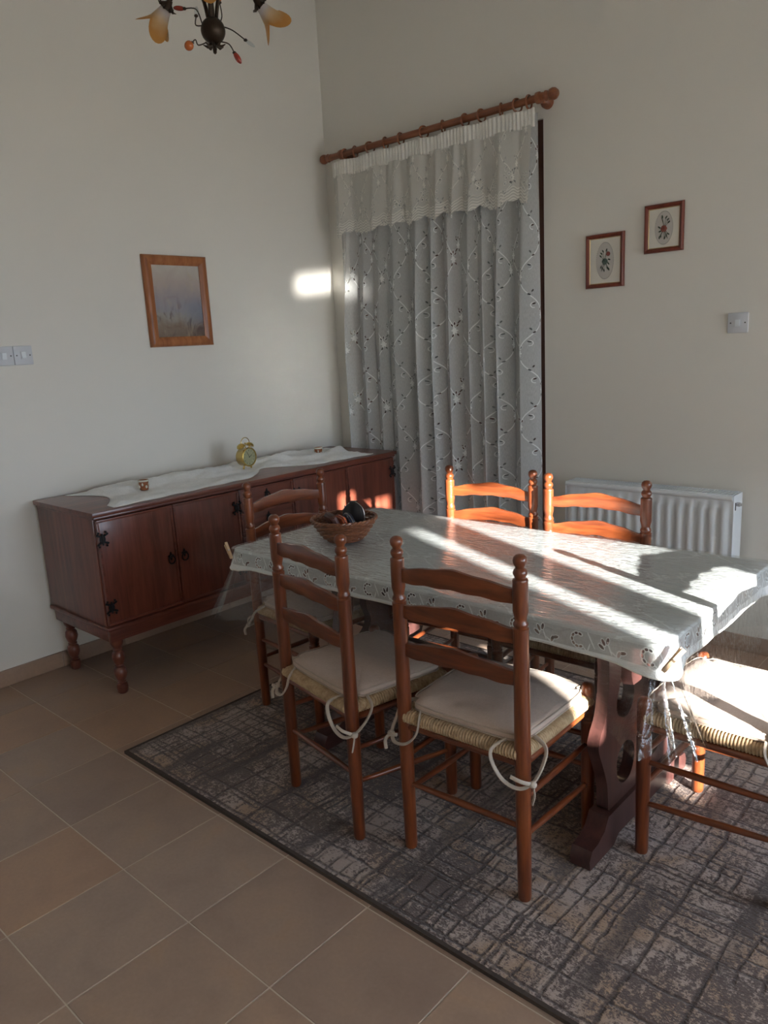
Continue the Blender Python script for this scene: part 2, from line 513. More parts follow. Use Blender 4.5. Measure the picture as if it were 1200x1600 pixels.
def lace_mat(name, sheer, P=0.17, H=0.40, k=1.0, col=(0.80, 0.80, 0.77), scallop=False, border=False):
    b = NB(name)
    uv = b.n('TexCoord').outputs['UV']
    sep = b.n('SeparateXYZ', {0: uv})
    u, v = sep.outputs[0], sep.outputs[1]
    st, cut = lace_pattern(b, u, v, P, H, k)
    if scallop:     # rows of parallel stitched waves and eyelets near the hem (v = 0 at the hem)
        wv = b.ma('MULTIPLY_ADD', b.ma('SINE', b.ma('MULTIPLY', u, 2 * pi / 0.085)), 0.010, v)
        rows = b.ma('GREATER_THAN', b.ma('SINE', b.ma('MULTIPLY', wv, 2 * pi / 0.014)), 0.1)
        zone = b.ma('LESS_THAN', wv, 0.062)
        st = b.ma('MAXIMUM', st, b.ma('MULTIPLY', rows, zone))
        lu = b.ma('SUBTRACT', b.ma('MODULO', b.ma('ADD', u, 10.0), 0.034), 0.017)
        eye = [ellipse(b, lu, v, 0.0, 0.090, 0.0, 0.0060, 0.0060), ellipse(b, lu, v, 0.008, 0.112, 0.0, 0.0050, 0.0050), ellipse(b, lu, v, -0.009, 0.130, 0.0, 0.0050, 0.0050)]
        gate = b.ma('GREATER_THAN', b.ma('SINE', b.ma('MULTIPLY', u, 2 * pi / 0.17)), 0.1)
        cut = b.ma('MAXIMUM', cut, b.ma('MULTIPLY', union(b, eye), gate))
        ring = [ellipse(b, lu, v, 0.0, 0.090, 0.0, 0.0095, 0.0095), ellipse(b, lu, v, 0.008, 0.112, 0.0, 0.008, 0.008), ellipse(b, lu, v, -0.009, 0.130, 0.0, 0.008, 0.008)]
        st = b.ma('MAXIMUM', st, b.ma('MULTIPLY', union(b, ring), gate))
    if border:      # cutwork only along the hanging border
        oz = b.n('SeparateXYZ', {0: b.n('TexCoord').outputs['Object']}).outputs[2]
        drop = b.ma('LESS_THAN', oz, 0.757)
        oc = b.n('SeparateXYZ', {0: b.n('TexCoord').outputs['Object']})
        along = b.ma('ADD', b.ma('ADD', oc.outputs[0], oc.outputs[1]), 20.0)
        PB = 0.185
        lu = b.ma('SUBTRACT', along, b.ma('MULTIPLY', b.ma('FLOOR', b.ma('DIVIDE', along, PB)), PB))
        lz = b.ma('SUBTRACT', oz, 0.703)
        cx, cy = 0.040, 0.030
        beads, halo = [], []
        for a_ in (1.2, 1.85, 2.5, 3.15, 3.8, 4.45, 5.1):
            beads.append(ellipse(b, lu, lz, cx + 0.017 * cos(a_), cy + 0.017 * sin(a_), a_ + pi / 2, 0.0047, 0.0030))
            halo.append(ellipse(b, lu, lz, cx + 0.017 * cos(a_), cy + 0.017 * sin(a_), a_ + pi / 2, 0.0085, 0.0060))
        for (dx, dy, a_) in ((0.104, 0.026, 2.5), (0.110, 0.038, 2.0), (0.122, 0.043, 1.3), (0.150, 0.016, 1.2), (0.160, 0.022, 0.3)):
            beads.append(ellipse(b, lu, lz, dx, dy, a_, 0.0085, 0.0038))
            halo.append(ellipse(b, lu, lz, dx, dy, a_, 0.0115, 0.0062))
        for (dx, dy, a_, l_) in ((0.076, 0.036, 2.0, 0.024), (0.068, 0.014, 1.2, 0.014), (0.126, 0.026, 1.9, 0.018), (0.140, 0.012, 2.6, 0.016), (0.062, 0.006, 2.4, 0.014)):
            halo.append(ellipse(b, lu, lz, dx, dy, a_, l_, 0.0022))
        halo.append(b.ma('LESS_THAN', lz, 0.0075))
        st = b.ma('MAXIMUM', b.ma('MULTIPLY', st, b.ma('SUBTRACT', 1.0, drop)), b.ma('MULTIPLY', union(b, halo), drop))
        cut = b.ma('MULTIPLY', union(b, beads), drop)
        sheer = b.ma('MULTIPLY_ADD', drop, 0.20, 0.02)
    weave = b.noise(b.n('Mapping', {'Vector': uv, 'Scale': (1, 0.15, 1)}).outputs[0], 380, 2)
    open_ = b.ma('MULTIPLY', sheer, b.mr(weave, 0.3, 0.7, 0.75, 1.25))
    tr = b.ma('MAXIMUM', b.ma('MULTIPLY', open_, b.ma('SUBTRACT', 1.0, st)), b.ma('MULTIPLY', cut, 0.92))
    c = b.mix(st, [x * (0.90 if border else 0.95) for x in col], [min(1, x * 1.08) for x in col])
    ht = st
    if border:
        cr = b.noise(b.n('Mapping', {'Vector': uv, 'Scale': (1, 2.6, 1)}).outputs[0], 17, 4, 0.6, 1.2)
        ht = b.ma('ADD', b.ma('MULTIPLY', st, 0.6), b.ma('MULTIPLY', cr, 1.6))
    nrm = b.bump(ht, 0.005 if border else 0.003, 0.9)
    dif = b.n('BsdfDiffuse', {'Color': c, 'Normal': nrm}).outputs[0]
    tra = b.n('BsdfTranslucent', {'Color': c}).outputs[0]
    body = b.n('MixShader', {0: 0.18, 1: dif, 2: tra}).outputs[0]
    return b.done(b.n('MixShader', {0: tr, 1: body, 2: b.n('BsdfTransparent').outputs[0]}).outputs[0])
M_lace = lace_mat('embroidered_sheer_voile', 0.33, 0.16, 0.38, 1.0, (0.80, 0.81, 0.80))
M_val = lace_mat('embroidered_valance_voile', 0.16, 0.15, 0.30, 0.85, (0.80, 0.785, 0.735), True)
M_cloth = lace_mat('embroidered_tablecloth_linen', 0.05, 0.20, 0.30, 1.0, (0.81, 0.835, 0.835), False, True)
M_tape = fabric('white_heading_tape', (0.78, 0.765, 0.72), 300)
M_runner = fabric('white_runner_cotton', (0.82, 0.835, 0.84), 260)

def pvc_mat():
    b = NB('clear_plastic_sheet')
    v = b.coord('Object')
    w1 = b.noise(b.coord('Object', (0.55, 2.2, 1)), 26, 3, 0.5, 0.8)
    w2 = b.noise(b.coord('Object', (1, 1.4, 1)), 60, 2)
    h = b.ma('ADD', w1, b.ma('MULTIPLY', w2, 0.25))
    nrm = b.bump(h, 0.008, 0.75)
    fac = b.schlick(0.06, nrm)
    g = b.n('BsdfAnisotropic', {'Color': (1, 1, 1), 'Roughness': 0.11, 'Normal': nrm}).outputs[0]
    t = b.n('BsdfTransparent', {'Color': (0.95, 0.975, 0.98)}).outputs[0]
    return b.done(b.n('MixShader', {0: fac, 1: t, 2: g}).outputs[0])
M_pvc = pvc_mat()
def glass_mat(name, tint=(0.93, 0.96, 0.95), f0=0.05):
    b = NB(name)
    fr = b.schlick(f0)
    g = b.n('BsdfAnisotropic', {'Color': (1, 1, 1), 'Roughness': 0.03}).outputs[0]
    t = b.n('BsdfTransparent', {'Color': tint}).outputs[0]
    return b.done(b.n('MixShader', {0: fr, 1: t, 2: g}).outputs[0])
M_glass = glass_mat('clear_glass')
M_glass2 = glass_mat('thin_picture_glass', (0.99, 0.99, 0.99), 0.025)

M_iron = plain('black_iron', (0.018, 0.017, 0.017), 0.5, 0.5, 0.6, var=0.2)
M_brass = plain('polished_brass', (0.66, 0.47, 0.14), 0.2, 0.5, 1.0, var=0.1)
M_white = plain('white_enamel', (0.76, 0.80, 0.84), 0.35, 0.5, var=0.02)
M_plate = plain('white_switch_plastic', (0.60, 0.62, 0.66), 0.4, 0.5, var=0.02)
M_screw = plain('dark_screw', (0.08, 0.08, 0.08), 0.5, 0.5, 0.7)
M_black = plain('black_leather', (0.016, 0.015, 0.017), 0.42, 0.5, var=0.3, scale=60)
M_navy = plain('navy_leather', (0.018, 0.024, 0.05), 0.4, 0.5, var=0.3, scale=60)
M_brownl = plain('brown_leather', (0.10, 0.032, 0.022), 0.42, 0.5, var=0.3, scale=60)
M_orange = plain('orange_leather', (0.50, 0.10, 0.025), 0.45, 0.5, var=0.2, scale=60)
M_steel = plain('zip_steel', (0.6, 0.6, 0.6), 0.3, 0.5, 1.0)
M_dial = plain('gold_clock_dial', (0.56, 0.50, 0.32), 0.4, 0.4, var=0.03)
M_ink = plain('black_print', (0.02, 0.02, 0.02), 0.6, 0.3)

# ------------------------------------------------------------------ setting
ZC = 3.58
YB = -5.6
TS, GX, GY = 0.3426, 2.3657, -2.6773
# floor slab (grout level) and tiles
fl = MB().box((XR / 2, YB / 2, -0.0535), (XR, -YB, 0.104)).build('floor', M_grout, flat=True)
tag(fl, 'floor of square brown stone tiles with pale grout', None, None, 'structure')
tb = MB()
def tile_mesh():
    g = 0.0019; a = TS / 2 - g; c = 0.0008; zt = 0.0; zb = -0.004
    vs_ = []
    for (h, z) in ((a, zb), (a, zt - c), (a - c, zt)):
        vs_ += [(-h, -h, z), (h, -h, z), (h, h, z), (-h, h, z)]
    fs = [(8, 9, 10, 11)]
    for l in (0, 4):
        for k in range(4):
            fs.append((l + k, l + (k + 1) % 4, l + 4 + (k + 1) % 4, l + 4 + k))
    return tb.add(vs_, fs).mesh('tile', M_tile)
TM = tile_mesh()
i0, i1 = int((0 - GX) / TS) - 1, int((XR - GX) / TS) + 1
for i in range(-8, 11):
    for j in range(-10, 9):
        cx, cy = GX + (i + 0.5) * TS, GY + (j + 0.5) * TS
        if cx - TS / 2 > XR or cx + TS / 2 < 0.0 or cy - TS / 2 > 0 or cy + TS / 2 < YB + 0.6: continue
        if (cx > 4.7 and cy < -3.6): continue
        o = link('tile', TM, fl, (cx, cy, 0))

def wall(name, boxes, label):
    m = MB()
    for b_ in boxes:
        (x0, x1, y0, y1, z0, z1) = b_
        m.box(((x0 + x1) / 2, (y0 + y1) / 2, (z0 + z1) / 2), (x1 - x0, y1 - y0, z1 - z0))
    o = m.build(name, M_wall, flat=True)
    return tag(o, label, None, None, 'structure')
TH = 0.22
wall('wall_left', [(-TH, 0, YB, 0, -0.1, ZC)], 'plain cream plaster wall behind the sideboard')
DX0, DX1, DZ = 0.16, 1.545, 2.535
wall('wall_back', [(-TH, DX0, 0, TH, -0.1, ZC), (DX1, XR + TH, 0, TH, -0.1, ZC), (DX0, DX1, 0, TH, DZ, ZC)], 'plain cream plaster wall behind curtain and radiator')
D2 = (-3.55, -2.37, 0.48, 2.0)     # low-silled window that lets the sun in
W2 = (-1.85, -0.45, 0.5, 2.15)     # window nearer the far corner
W3 = (-4.75, -4.00, 0.5, 2.15)     # window beside the camera
bx_ = []
ylist = [YB, W3[0], W3[1], D2[0], D2[1], W2[0], W2[1], 0]
for k in range(0, 7, 2): bx_.append((XR, XR + TH, ylist[k], ylist[k + 1], -0.1, ZC))
for w_ in (W3, D2, W2): bx_ += [(XR, XR + TH, w_[0], w_[1], -0.1, w_[2]), (XR, XR + TH, w_[0], w_[1], w_[3], ZC)]
wall('wall_right', bx_, 'cream wall with three low-silled windows, beside the camera')
wall('wall_rear', [(-TH, XR + TH, YB - TH, YB, -0.1, ZC)], 'cream wall behind the camera')
tag(MB().box((XR / 2, YB / 2, ZC + 0.05), (XR + 2 * TH, -YB + 2 * TH, 0.1)).build('ceiling', M_ceil, flat=True), 'white ceiling', None, None, 'structure')

# skirting of cut floor tiles
def skirting(name, along, a0, a1, label):
    base = MB()
    o = None
    if along == 'y': base.box((0.004, (a0 + a1) / 2, 0.04), (0.008, abs(a1 - a0), 0.076))
    else: base.box(((a0 + a1) / 2, -0.004, 0.04), (abs(a1 - a0), 0.008, 0.076))
    o = base.build(name, M_grout, flat=True)
    tag(o, label, None, None, 'structure')
    n = int(round(abs(a1 - a0) / TS))
    L = abs(a1 - a0) / n
    me = (MB().box((0, 0, 0), (0.012, L - 0.003, 0.078), None, 0.0015) if along == 'y' else MB().box((0, 0, 0), (L - 0.003, 0.012, 0.078), None, 0.0015)).mesh('skirting_tile', M_tile)
    for k in range(n):
        c = min(a0, a1) + (k + 0.5) * L
        link('skirting_tile', me, o, (0.0075, c, 0.0395) if along == 'y' else (c, -0.0075, 0.0395))
skirting('baseboard_left', 'y', -4.45, -0.02, 'low skirting of brown tiles under the sideboard wall')
skirting('baseboard_back', 'x', 1.56, XR - 0.05, 'low skirting of brown tiles below the radiator')

# curtained glazed door in the back wall
d1 = tag(link('door_1', None, None, ((DX0 + DX1) / 2, 0.1, 0)), 'dark brown timber glazed door behind the lace curtain', None, None, 'structure')
w_ = (DX1 - DX0) / 2
for sx in (-1, 1):
    MB().box((sx * (w_ - 0.0225), 0, DZ / 2), (0.045, 0.17, DZ), None, 0.004).build('door_jamb', M_jamb, d1)
MB().box((0, 0, DZ - 0.0225), (2 * w_ - 0.09, 0.17, 0.045), None, 0.004).build('door_head', M_jamb, d1)
for sx in (-1, 1):
    lw = w_ - 0.047
    lf = link('door_leaf', None, d1, (sx * (lw / 2 + 0.001), 0.0, 0))
    for s2 in (-1, 1):
        MB().box((s2 * (lw / 2 - 0.036), 0, DZ / 2 - 0.02), (0.072, 0.05, DZ - 0.06), None, 0.004).build('leaf_stile', M_jamb, lf)
    for zc, hh in ((0.08, 0.14), (1.02, 0.08), (DZ - 0.095, 0.08)):
        MB().box((0, 0, zc), (lw - 0.146, 0.05, hh), None, 0.004).build('leaf_rail', M_jamb, lf)
    MB().box((0, 0, 0.565), (lw - 0.15, 0.006, 0.82)).build('pane', M_glass, lf, flat=True)
    MB().box((0, 0, 1.74), (lw - 0.15, 0.006, 1.34)).build('pane', M_glass, lf, flat=True)
M_shut = plain('grey_shutter_slats', (0.20, 0.20, 0.20), 0.6, 0.4)
sm = MB().box((0, 0, 0), (2 * w_ - 0.003, 0.014, 0.082), None, 0.004).mesh('shutter_slat', M_shut)
for k in range(31):
    link('shutter_slat', sm, d1, (0, 0.105, 0.05 + k * 0.081), (0.10, 0, 0))

# glazed door and window of the right wall (outside the frame, they let the daylight in)
M_wf = plain('white_window_frame', (0.75, 0.75, 0.73), 0.4, 0.5)
def bar(nm, y0, y1, z0, z1, par, yy, dx=0.06, mat=None):
    MB().box((0, (y0 + y1) / 2 - yy, (z0 + z1) / 2), (dx, y1 - y0, z1 - z0), None, 0.004).build(nm, mat or M_wf, par)
M_sill = plain('polished_marble_sill', (0.62, 0.60, 0.56), 0.08, 0.5, var=0.1)
def window(nm, w_, stiles, label, head=0.05):
    wy = (w_[0] + w_[1]) / 2
    e = tag(link(nm, None, None, (XR + 0.10, wy, 0)), label, None, None, 'structure')
    for (a, b_) in stiles: bar('window_stile', a, b_, w_[2] + 0.02, w_[3], e, wy)
    for (a, b_) in zip(stiles[:-1], stiles[1:]):
        bar('window_rail', a[1], b_[0], w_[2] + 0.02, w_[2] + 0.06, e, wy, 0.05)
        bar('window_rail', a[1], b_[0], w_[3] - head, w_[3], e, wy, 0.05)
    MB().box((-0.02, 0, w_[2] + 0.01), (0.24, w_[1] - w_[0], 0.02), None, 0.003).build('window_sill', M_sill, e)
    return e, wy
w1e, wy1 = window('window_1', D2, [(-3.55, -3.50), (-2.995, -2.842), (-2.385, -2.37)], 'white framed window letting in the low sun', 0.03)
bar('sun_cutoff_bar', -2.705, -2.386, 1.835, 1.97, w1e, wy1, 0.05)  # added unseen bars, shaped to cut the top of the sun beam
bar('sun_cutoff_bar', -2.841, -2.706, 1.915, 1.97, w1e, wy1, 0.05)
bar('sun_cutoff_bar', -3.499, -2.996, 1.73, 1.97, w1e, wy1, 0.05)
bar('sun_cutoff_panel', -2.62, -2.386, 0.54, 0.70, w1e, wy1, 0.05)  # added unseen panel that cuts the low part of the sun beam
for nm, w_ in (('window_2', W2), ('window_3', W3)):
    wy = (w_[0] + w_[1]) / 2
    window(nm, w_, [(w_[0], w_[0] + 0.05), (wy - 0.03, wy + 0.03), (w_[1] - 0.05, w_[1])], 'white framed window in the wall beside the camera')
# outside: terrace and unseen walls, added to block and shape the sun
M_out = plain('pale_terrace_stone', (0.42, 0.38, 0.33), 0.9, 0.2)
tag(MB().box((18, -3, -0.13), (24.2, 40, 0.06)).build('terrace', M_out, flat=True), 'pale stone terrace outside the door', None, None, 'structure')
tag(MB().box((7.55, -2.16, 1.5), (3.4, 0.2, 3.2)).build('sun_blocker_1', M_wall, flat=True), 'added unseen wall keeping the sun out of the far window', None, None, 'structure')
tag(MB().box((6.7, -3.86, 1.5), (0.24, 0.60, 3.2)).build('sun_blocker_2', M_wall, flat=True), 'added unseen pillar cutting off one side of the sun beam', None, None, 'structure')
tag(MB().box((7.0, -5.02, 1.5), (2.2, 0.2, 3.2)).build('sun_blocker_3', M_wall, flat=True), 'added unseen wall keeping the sun out of the camera window', None, None, 'structure')
tag(MB().box((6.3, -3.21, 0.57), (0.16, 0.70, 1.30)).build('sun_blocker_4', M_wall, flat=True), 'added low unseen wall blocking the lowest sun rays', None, None, 'structure')

# ------------------------------------------------------------------ rug
RX0, RX1, RY0, RY1 = 1.055, 3.50, -2.322, -0.70
rug = thing('rug', 'grey-brown patterned rug with dark crossing lines under the dining table', 'rug', ((RX0 + RX1) / 2, (RY0 + RY1) / 2, 0))
rw, rh = (RX1 - RX0), (RY1 - RY0)
def rugtop(a, c):
    x, y = (a - 0.5) * (rw - 0.02), (c - 0.5) * (rh - 0.02)
    return (x, y, 0.0105 + 0.0008 * N3(x * 6, y * 6))
m = MB().grid(rugtop, 60, 40)
m.box((0, 0, 0.0052), (rw - 0.02, rh - 0.02, 0.009))
m.build('pile', M_rug, rug)
m = MB()
R_ = [(-rw / 2, -rh / 2), (rw / 2, -rh / 2), (rw / 2, rh / 2), (-rw / 2, rh / 2)]
m.prism([R_, [(x * (1 - 0.024 / rw), y * (1 - 0.024 / rh)) for x, y in R_]], 0.0115)
m.build('binding', M_bind, rug)
RZT = 0.0115      # top of the rug

# ------------------------------------------------------------------ dining table
TX0, TX1, TY0, TY1 = 1.315, 2.985, -1.905, -1.095
TCX, TCY = (TX0 + TX1) / 2, (TY0 + TY1) / 2
tab = thing('dining_table', 'dark wood trestle dining table with carved pierced end supports, under the cloth', 'table', (TCX, TCY, RZT))
tw, td = TX1 - TX0 - 0.03, TY1 - TY0 - 0.03
TT = 0.762 - RZT
M_tx = wood('dark_stained_table_top', 'x', *DARKW, rough=0.35, coat=0.3)
MB().box((0, 0, TT - 0.015), (tw, td, 0.030), None, 0.006).build('tabletop', M_tx, tab)
def trestle_loops():
    half = [(0.0, 0.12), (0.12, 0.12), (0.205, 0.125), (0.214, 0.165), (0.222, 0.22), (0.25, 0.29), (0.275, 0.35), (0.262, 0.39), (0.235, 0.43), (0.217, 0.50), (0.214, 0.56), (0.22, 0.62), (0.235, 0.67), (0.235, 0.70)]
    sm_ = [(p.x, p.y) for p in catmull([(a, b_, 0) for a, b_ in half], 4)]
    outer = sm_ + [(-x, y) for x, y in reversed(sm_[1:])][0:]
    outer = [(x, y) for x, y in outer]
    gap = [(0.150, 0.405), (0.166, 0.44), (0.158, 0.475), (0.142, 0.52), (0.140, 0.58), (0.146, 0.63), (0.12, 0.655), (0.088, 0.63), (0.070, 0.58), (0.070, 0.50), (0.050, 0.45), (0.062, 0.41), (0.10, 0.385)]
    gap = [(p.x, p.y) for p in catmull([(a, b_, 0) for a, b_ in gap], 3, True)]
    hole = [(0.060, 0.285), (0.105, 0.305), (0.148, 0.285), (0.162, 0.245), (0.150, 0.20), (0.115, 0.172), (0.070, 0.178), (0.045, 0.215), (0.042, 0.255)]
    hole = [(p.x, p.y) for p in catmull([(a, b_, 0) for a, b_ in hole], 3, True)]
    mir = lambda L: [(-x, y) for x, y in L]
    return [outer, gap, mir(gap), hole, mir(hole)]
def trestle(x):
    e = link('trestle', None, tab, (x - TCX, 0, -RZT + 0.0))
    m = MB().prism(trestle_loops(), 0.036)
    # XY(prism) -> (y,z), thickness -> x
    mt = Matrix(((0, 0, 1, -0.018), (1, 0, 0, 0), (0, 1, 0, 0), (0, 0, 0, 1)))
    m2 = MB().add(m.v, m.f, mt)
    m2.build('pierced_upright', M_tz, e)
    foot = [(-0.345, 0.012), (-0.20, 0.012), (-0.17, 0.035), (0.17, 0.035), (0.20, 0.012), (0.345, 0.012), (0.35, 0.04), (0.335, 0.068), (0.30, 0.072), (0.26, 0.09), (0.235, 0.125), (-0.235, 0.125), (-0.26, 0.09), (-0.30, 0.072), (-0.335, 0.068), (-0.35, 0.04)]
    m = MB().prism([foot], 0.062)
    mt = Matrix(((0, 0, 1, -0.031), (1, 0, 0, 0), (0, 1, 0, 0), (0, 0, 0, 1)))
    MB().add(m.v, m.f, mt).build('sledge_foot', M_tz, e)
    MB().box((0, 0, 0.7155), (0.062, 0.56, 0.033), None, 0.004).build('top_rail', M_tz, e)
trestle(2.742)
trestle(1.660)
MB().box(((2.742 + 1.66) / 2 - TCX, 0, 0.345 - RZT), (2.742 - 1.66 - 0.04, 0.03, 0.075), None, 0.004).build('stretcher', M_tx, tab)

# ------------------------------------------------------------------ tablecloth + clear sheet (shared perimeter helper)
def perimeter(x0, x1, y0, y1, r, n_side=60, n_c=14):
    """list of (x, y, nx, ny, arc length, corner weight)"""
    out = []
    cs = [(x1 - r, y0 + r, -pi / 2), (x1 - r, y1 - r, 0), (x0 + r, y1 - r, pi / 2), (x0 + r, y0 + r, pi)]
    segs = [((x0 + r, y0), (x1 - r, y0), (0, -1)), ((x1, y0 + r), (x1, y1 - r), (1, 0)), ((x1 - r, y1), (x0 + r, y1), (0, 1)), ((x0, y1 - r), (x0, y0 + r), (-1, 0))]
    s_ = 0.0
    for q in range(4):
        a, b_, nrm = segs[q]
        L = sqrt((b_[0] - a[0]) ** 2 + (b_[1] - a[1]) ** 2)
        for k in range(n_side):
            t = k / n_side
            d = min(t, 1 - t) * L
            out.append((a[0] + (b_[0] - a[0]) * t, a[1] + (b_[1] - a[1]) * t, nrm[0], nrm[1], s_ + t * L, d, q, t))
        s_ += L
        cx, cy, a0 = cs[q]
        for k in range(n_c):
            an = a0 + (pi / 2) * k / n_c
            out.append((cx + r * cos(an), cy + r * sin(an), cos(an), sin(an), s_ + r * (pi / 2) * k / n_c, 0.0, q + 0.5, k / n_c))
        s_ += r * pi / 2
    return out

def drape(name, mat, parent, z, per, rings, top_rings=6, zfun=None):
    """per: perimeter list; rings: list of fn(p)->(outward, dz, v)"""
    m = MB(); n = len(per); m.uv = {}
    cx = sum(p[0] for p in per) / n; cy = sum(p[1] for p in per) / n
    vs_ = []; uvs = []
    for k in range(top_rings + 1):                  # from centre line out to the edge
        f = (k + 0.02) / (top_rings + 0.02) if k else 0.0
        for p in per:
            if k == 0:
                # centre line (not a point) so that quads stay sensible
                L = 0.5 * (TX1 - TX0) - 0.5 * (TY1 - TY0)
                x = max(cx - L, min(cx + L, p[0])); y = cy
            else:
                L = 0.5 * (TX1 - TX0) - 0.5 * (TY1 - TY0)
                x0_ = max(cx - L, min(cx + L, p[0]))
                x = x0_ + (p[0] - x0_) * f; y = cy + (p[1] - cy) * f
            vs_.append((x - TCX, y - TCY, z + (zfun(x, y) * (1 - ss(0.93, 1.0, f)) if zfun else 0)))
            uvs.append((x, y))
    for rg in rings:
        for p in per:
            o_, dz, vv = rg(p)
            vs_.append((p[0] + p[2] * o_ - TCX, p[1] + p[3] * o_ - TCY, z + dz))
            uvs.append((p[0] + p[2] * vv, p[1] + p[3] * vv))
    R = top_rings + len(rings)
    fs = []
    for k in range(R):
        for i in range(n):
            j = (i + 1) % n
            fs.append((k * n + i, (k + 1) * n + i, (k + 1) * n + j, k * n + j))
    m.add(vs_, fs)
    for i, q in enumerate(uvs): m.uv[i] = q
    return m.build(name, mat, parent, ang=80)

CZ = 0.7655
cl = thing('tablecloth', 'white embroidered tablecloth draped over the dining table beneath clear plastic', 'tablecloth', (TCX, TCY, 0))
per = perimeter(TX0 - 0.004, TX1 + 0.004, TY0 - 0.004, TY1 + 0.004, 0.030)
def drop_len(p):
    q = p[6]
    base = {0: 0.062, 1: 0.075, 2: 0.075, 3: 0.055}
    if q == int(q): L = base[int(q)]
    else: L = base[int(q)] * (1 - p[7]) + base[(int(q) + 1) % 4] * p[7]
    cw = 1 - ss(0.0, 0.10, p[5])
    return L + 0.010 * cw + 0.002 * sin(p[4] * 13) + 0.001 * sin(p[4] * 41 + 1)
def cl_ring(f):
    def g(p):
        L = drop_len(p)
        cw = 1 - ss(0.0, 0.10, p[5])
        o_ = 0.004 + f * (0.006 + 0.0015 * sin(p[4] * 31) + 0.016 * cw)
        return (o_, -0.003 - L * f, 0.006 + L * f)
    return g
drape('cloth', M_cloth, cl, CZ, per, [lambda p: (0.002, -0.0008, 0.002)] + [cl_ring(k / 6) for k in range(0, 7)], 4)
# stitched hem cord
pts = []
for p in per:
    o_, dz, _ = cl_ring(1.0)(p)
    pts.append((p[0] + p[2] * o_ - TCX, p[1] + p[3] * o_ - TCY, CZ + dz))
MB().tube(pts, 0.0022, 6, True).build('hem', M_tape, cl)

pv = thing('plastic_table_cover', 'clear glossy plastic sheet over the tablecloth, hanging down with pegged corners', 'table cover', (TCX, TCY, 0))
per2 = perimeter(TX0 - 0.014, TX1 + 0.014, TY0 - 0.014, TY1 + 0.014, 0.034, 90, 40)
def pv_ring(f):
    def g(p):
        L = 0.255 + 0.005 * sin(p[4] * 7)
        cw = 1 - ss(0.0, 0.11, p[5])
        fold = sin(p[4] * 9 + 0.7) * 0.5 + sin(p[4] * 17 + 2) * 0.3
        o_ = 0.004 + 0.010 * f + f * 0.007 * fold * (1 - cw) + 0.075 * cw * f ** 1.1 - 0.030 * cw * ss(0, 0.25, f) * (1 - f)
        if p[5] == 0.0: o_ += 0.018 * f * sin(p[7] * pi * 6 + p[6])
        return (o_, -0.004 - L * f, L * f)
    return g
def pv_z(x, y): return 0.0012 * N3(x * 7, y * 16, 3.1)
drape('sheet', M_pvc, pv, CZ + 0.0040, per2, [lambda p: (0.003, -0.001, 0.002)] + [pv_ring(k / 14) for k in range(15)], 40, pv_z)

def peg(loc, rot, label):
    e = thing('clothes_peg', label, 'clothes peg', loc)
    e.rotation_euler = rot
    for s_ in (-1, 1):
        prof = [(-0.036, 0.0012), (-0.030, 0.0052), (-0.012, 0.0065), (0.0, 0.0075), (0.022, 0.0095), (0.036, 0.011), (0.036, 0.0045), (0.0, 0.0010), (-0.012, 0.0022), (-0.018, 0.0004)]
        m = MB().prism([[(a, s_ * b_) for a, b_ in prof]], 0.010, T(0, 0, -0.005))
        m.build('prong', M_peg, e)
    m = MB()
    for k in range(4):
        m.tube([(0.004 * cos(a), 0.0105 * sin(a), -0.004 + 0.0024 * k) for a in [2 * pi * i / 12 for i in range(12)]], 0.0008, 5, True)
    m.build('spring', M_steel, e)
    return e
def peg_at(tail, tip, label):
    tail, tip = Vector(tail), Vector(tip)
    c = (tail + tip) / 2
    X = (tail - tip).normalized()
    Y = (CAM - c).normalized(); Y = (Y - X * Y.dot(X)).normalized()
    Y = (Y + X.cross(Y) * 0.35).normalized()
    Z = X.cross(Y)
    peg(c, Matrix((X, Y, Z)).transposed().to_euler(), label)
peg_at((1.283, -1.920, 0.785), (1.343, -1.938, 0.731), 'pale wooden clothes peg gripping the cloth corner near the sideboard')
peg_at((3.036, -1.908, 0.768), (3.004, -1.942, 0.716), 'wooden clothes peg gripping the near right table corner')

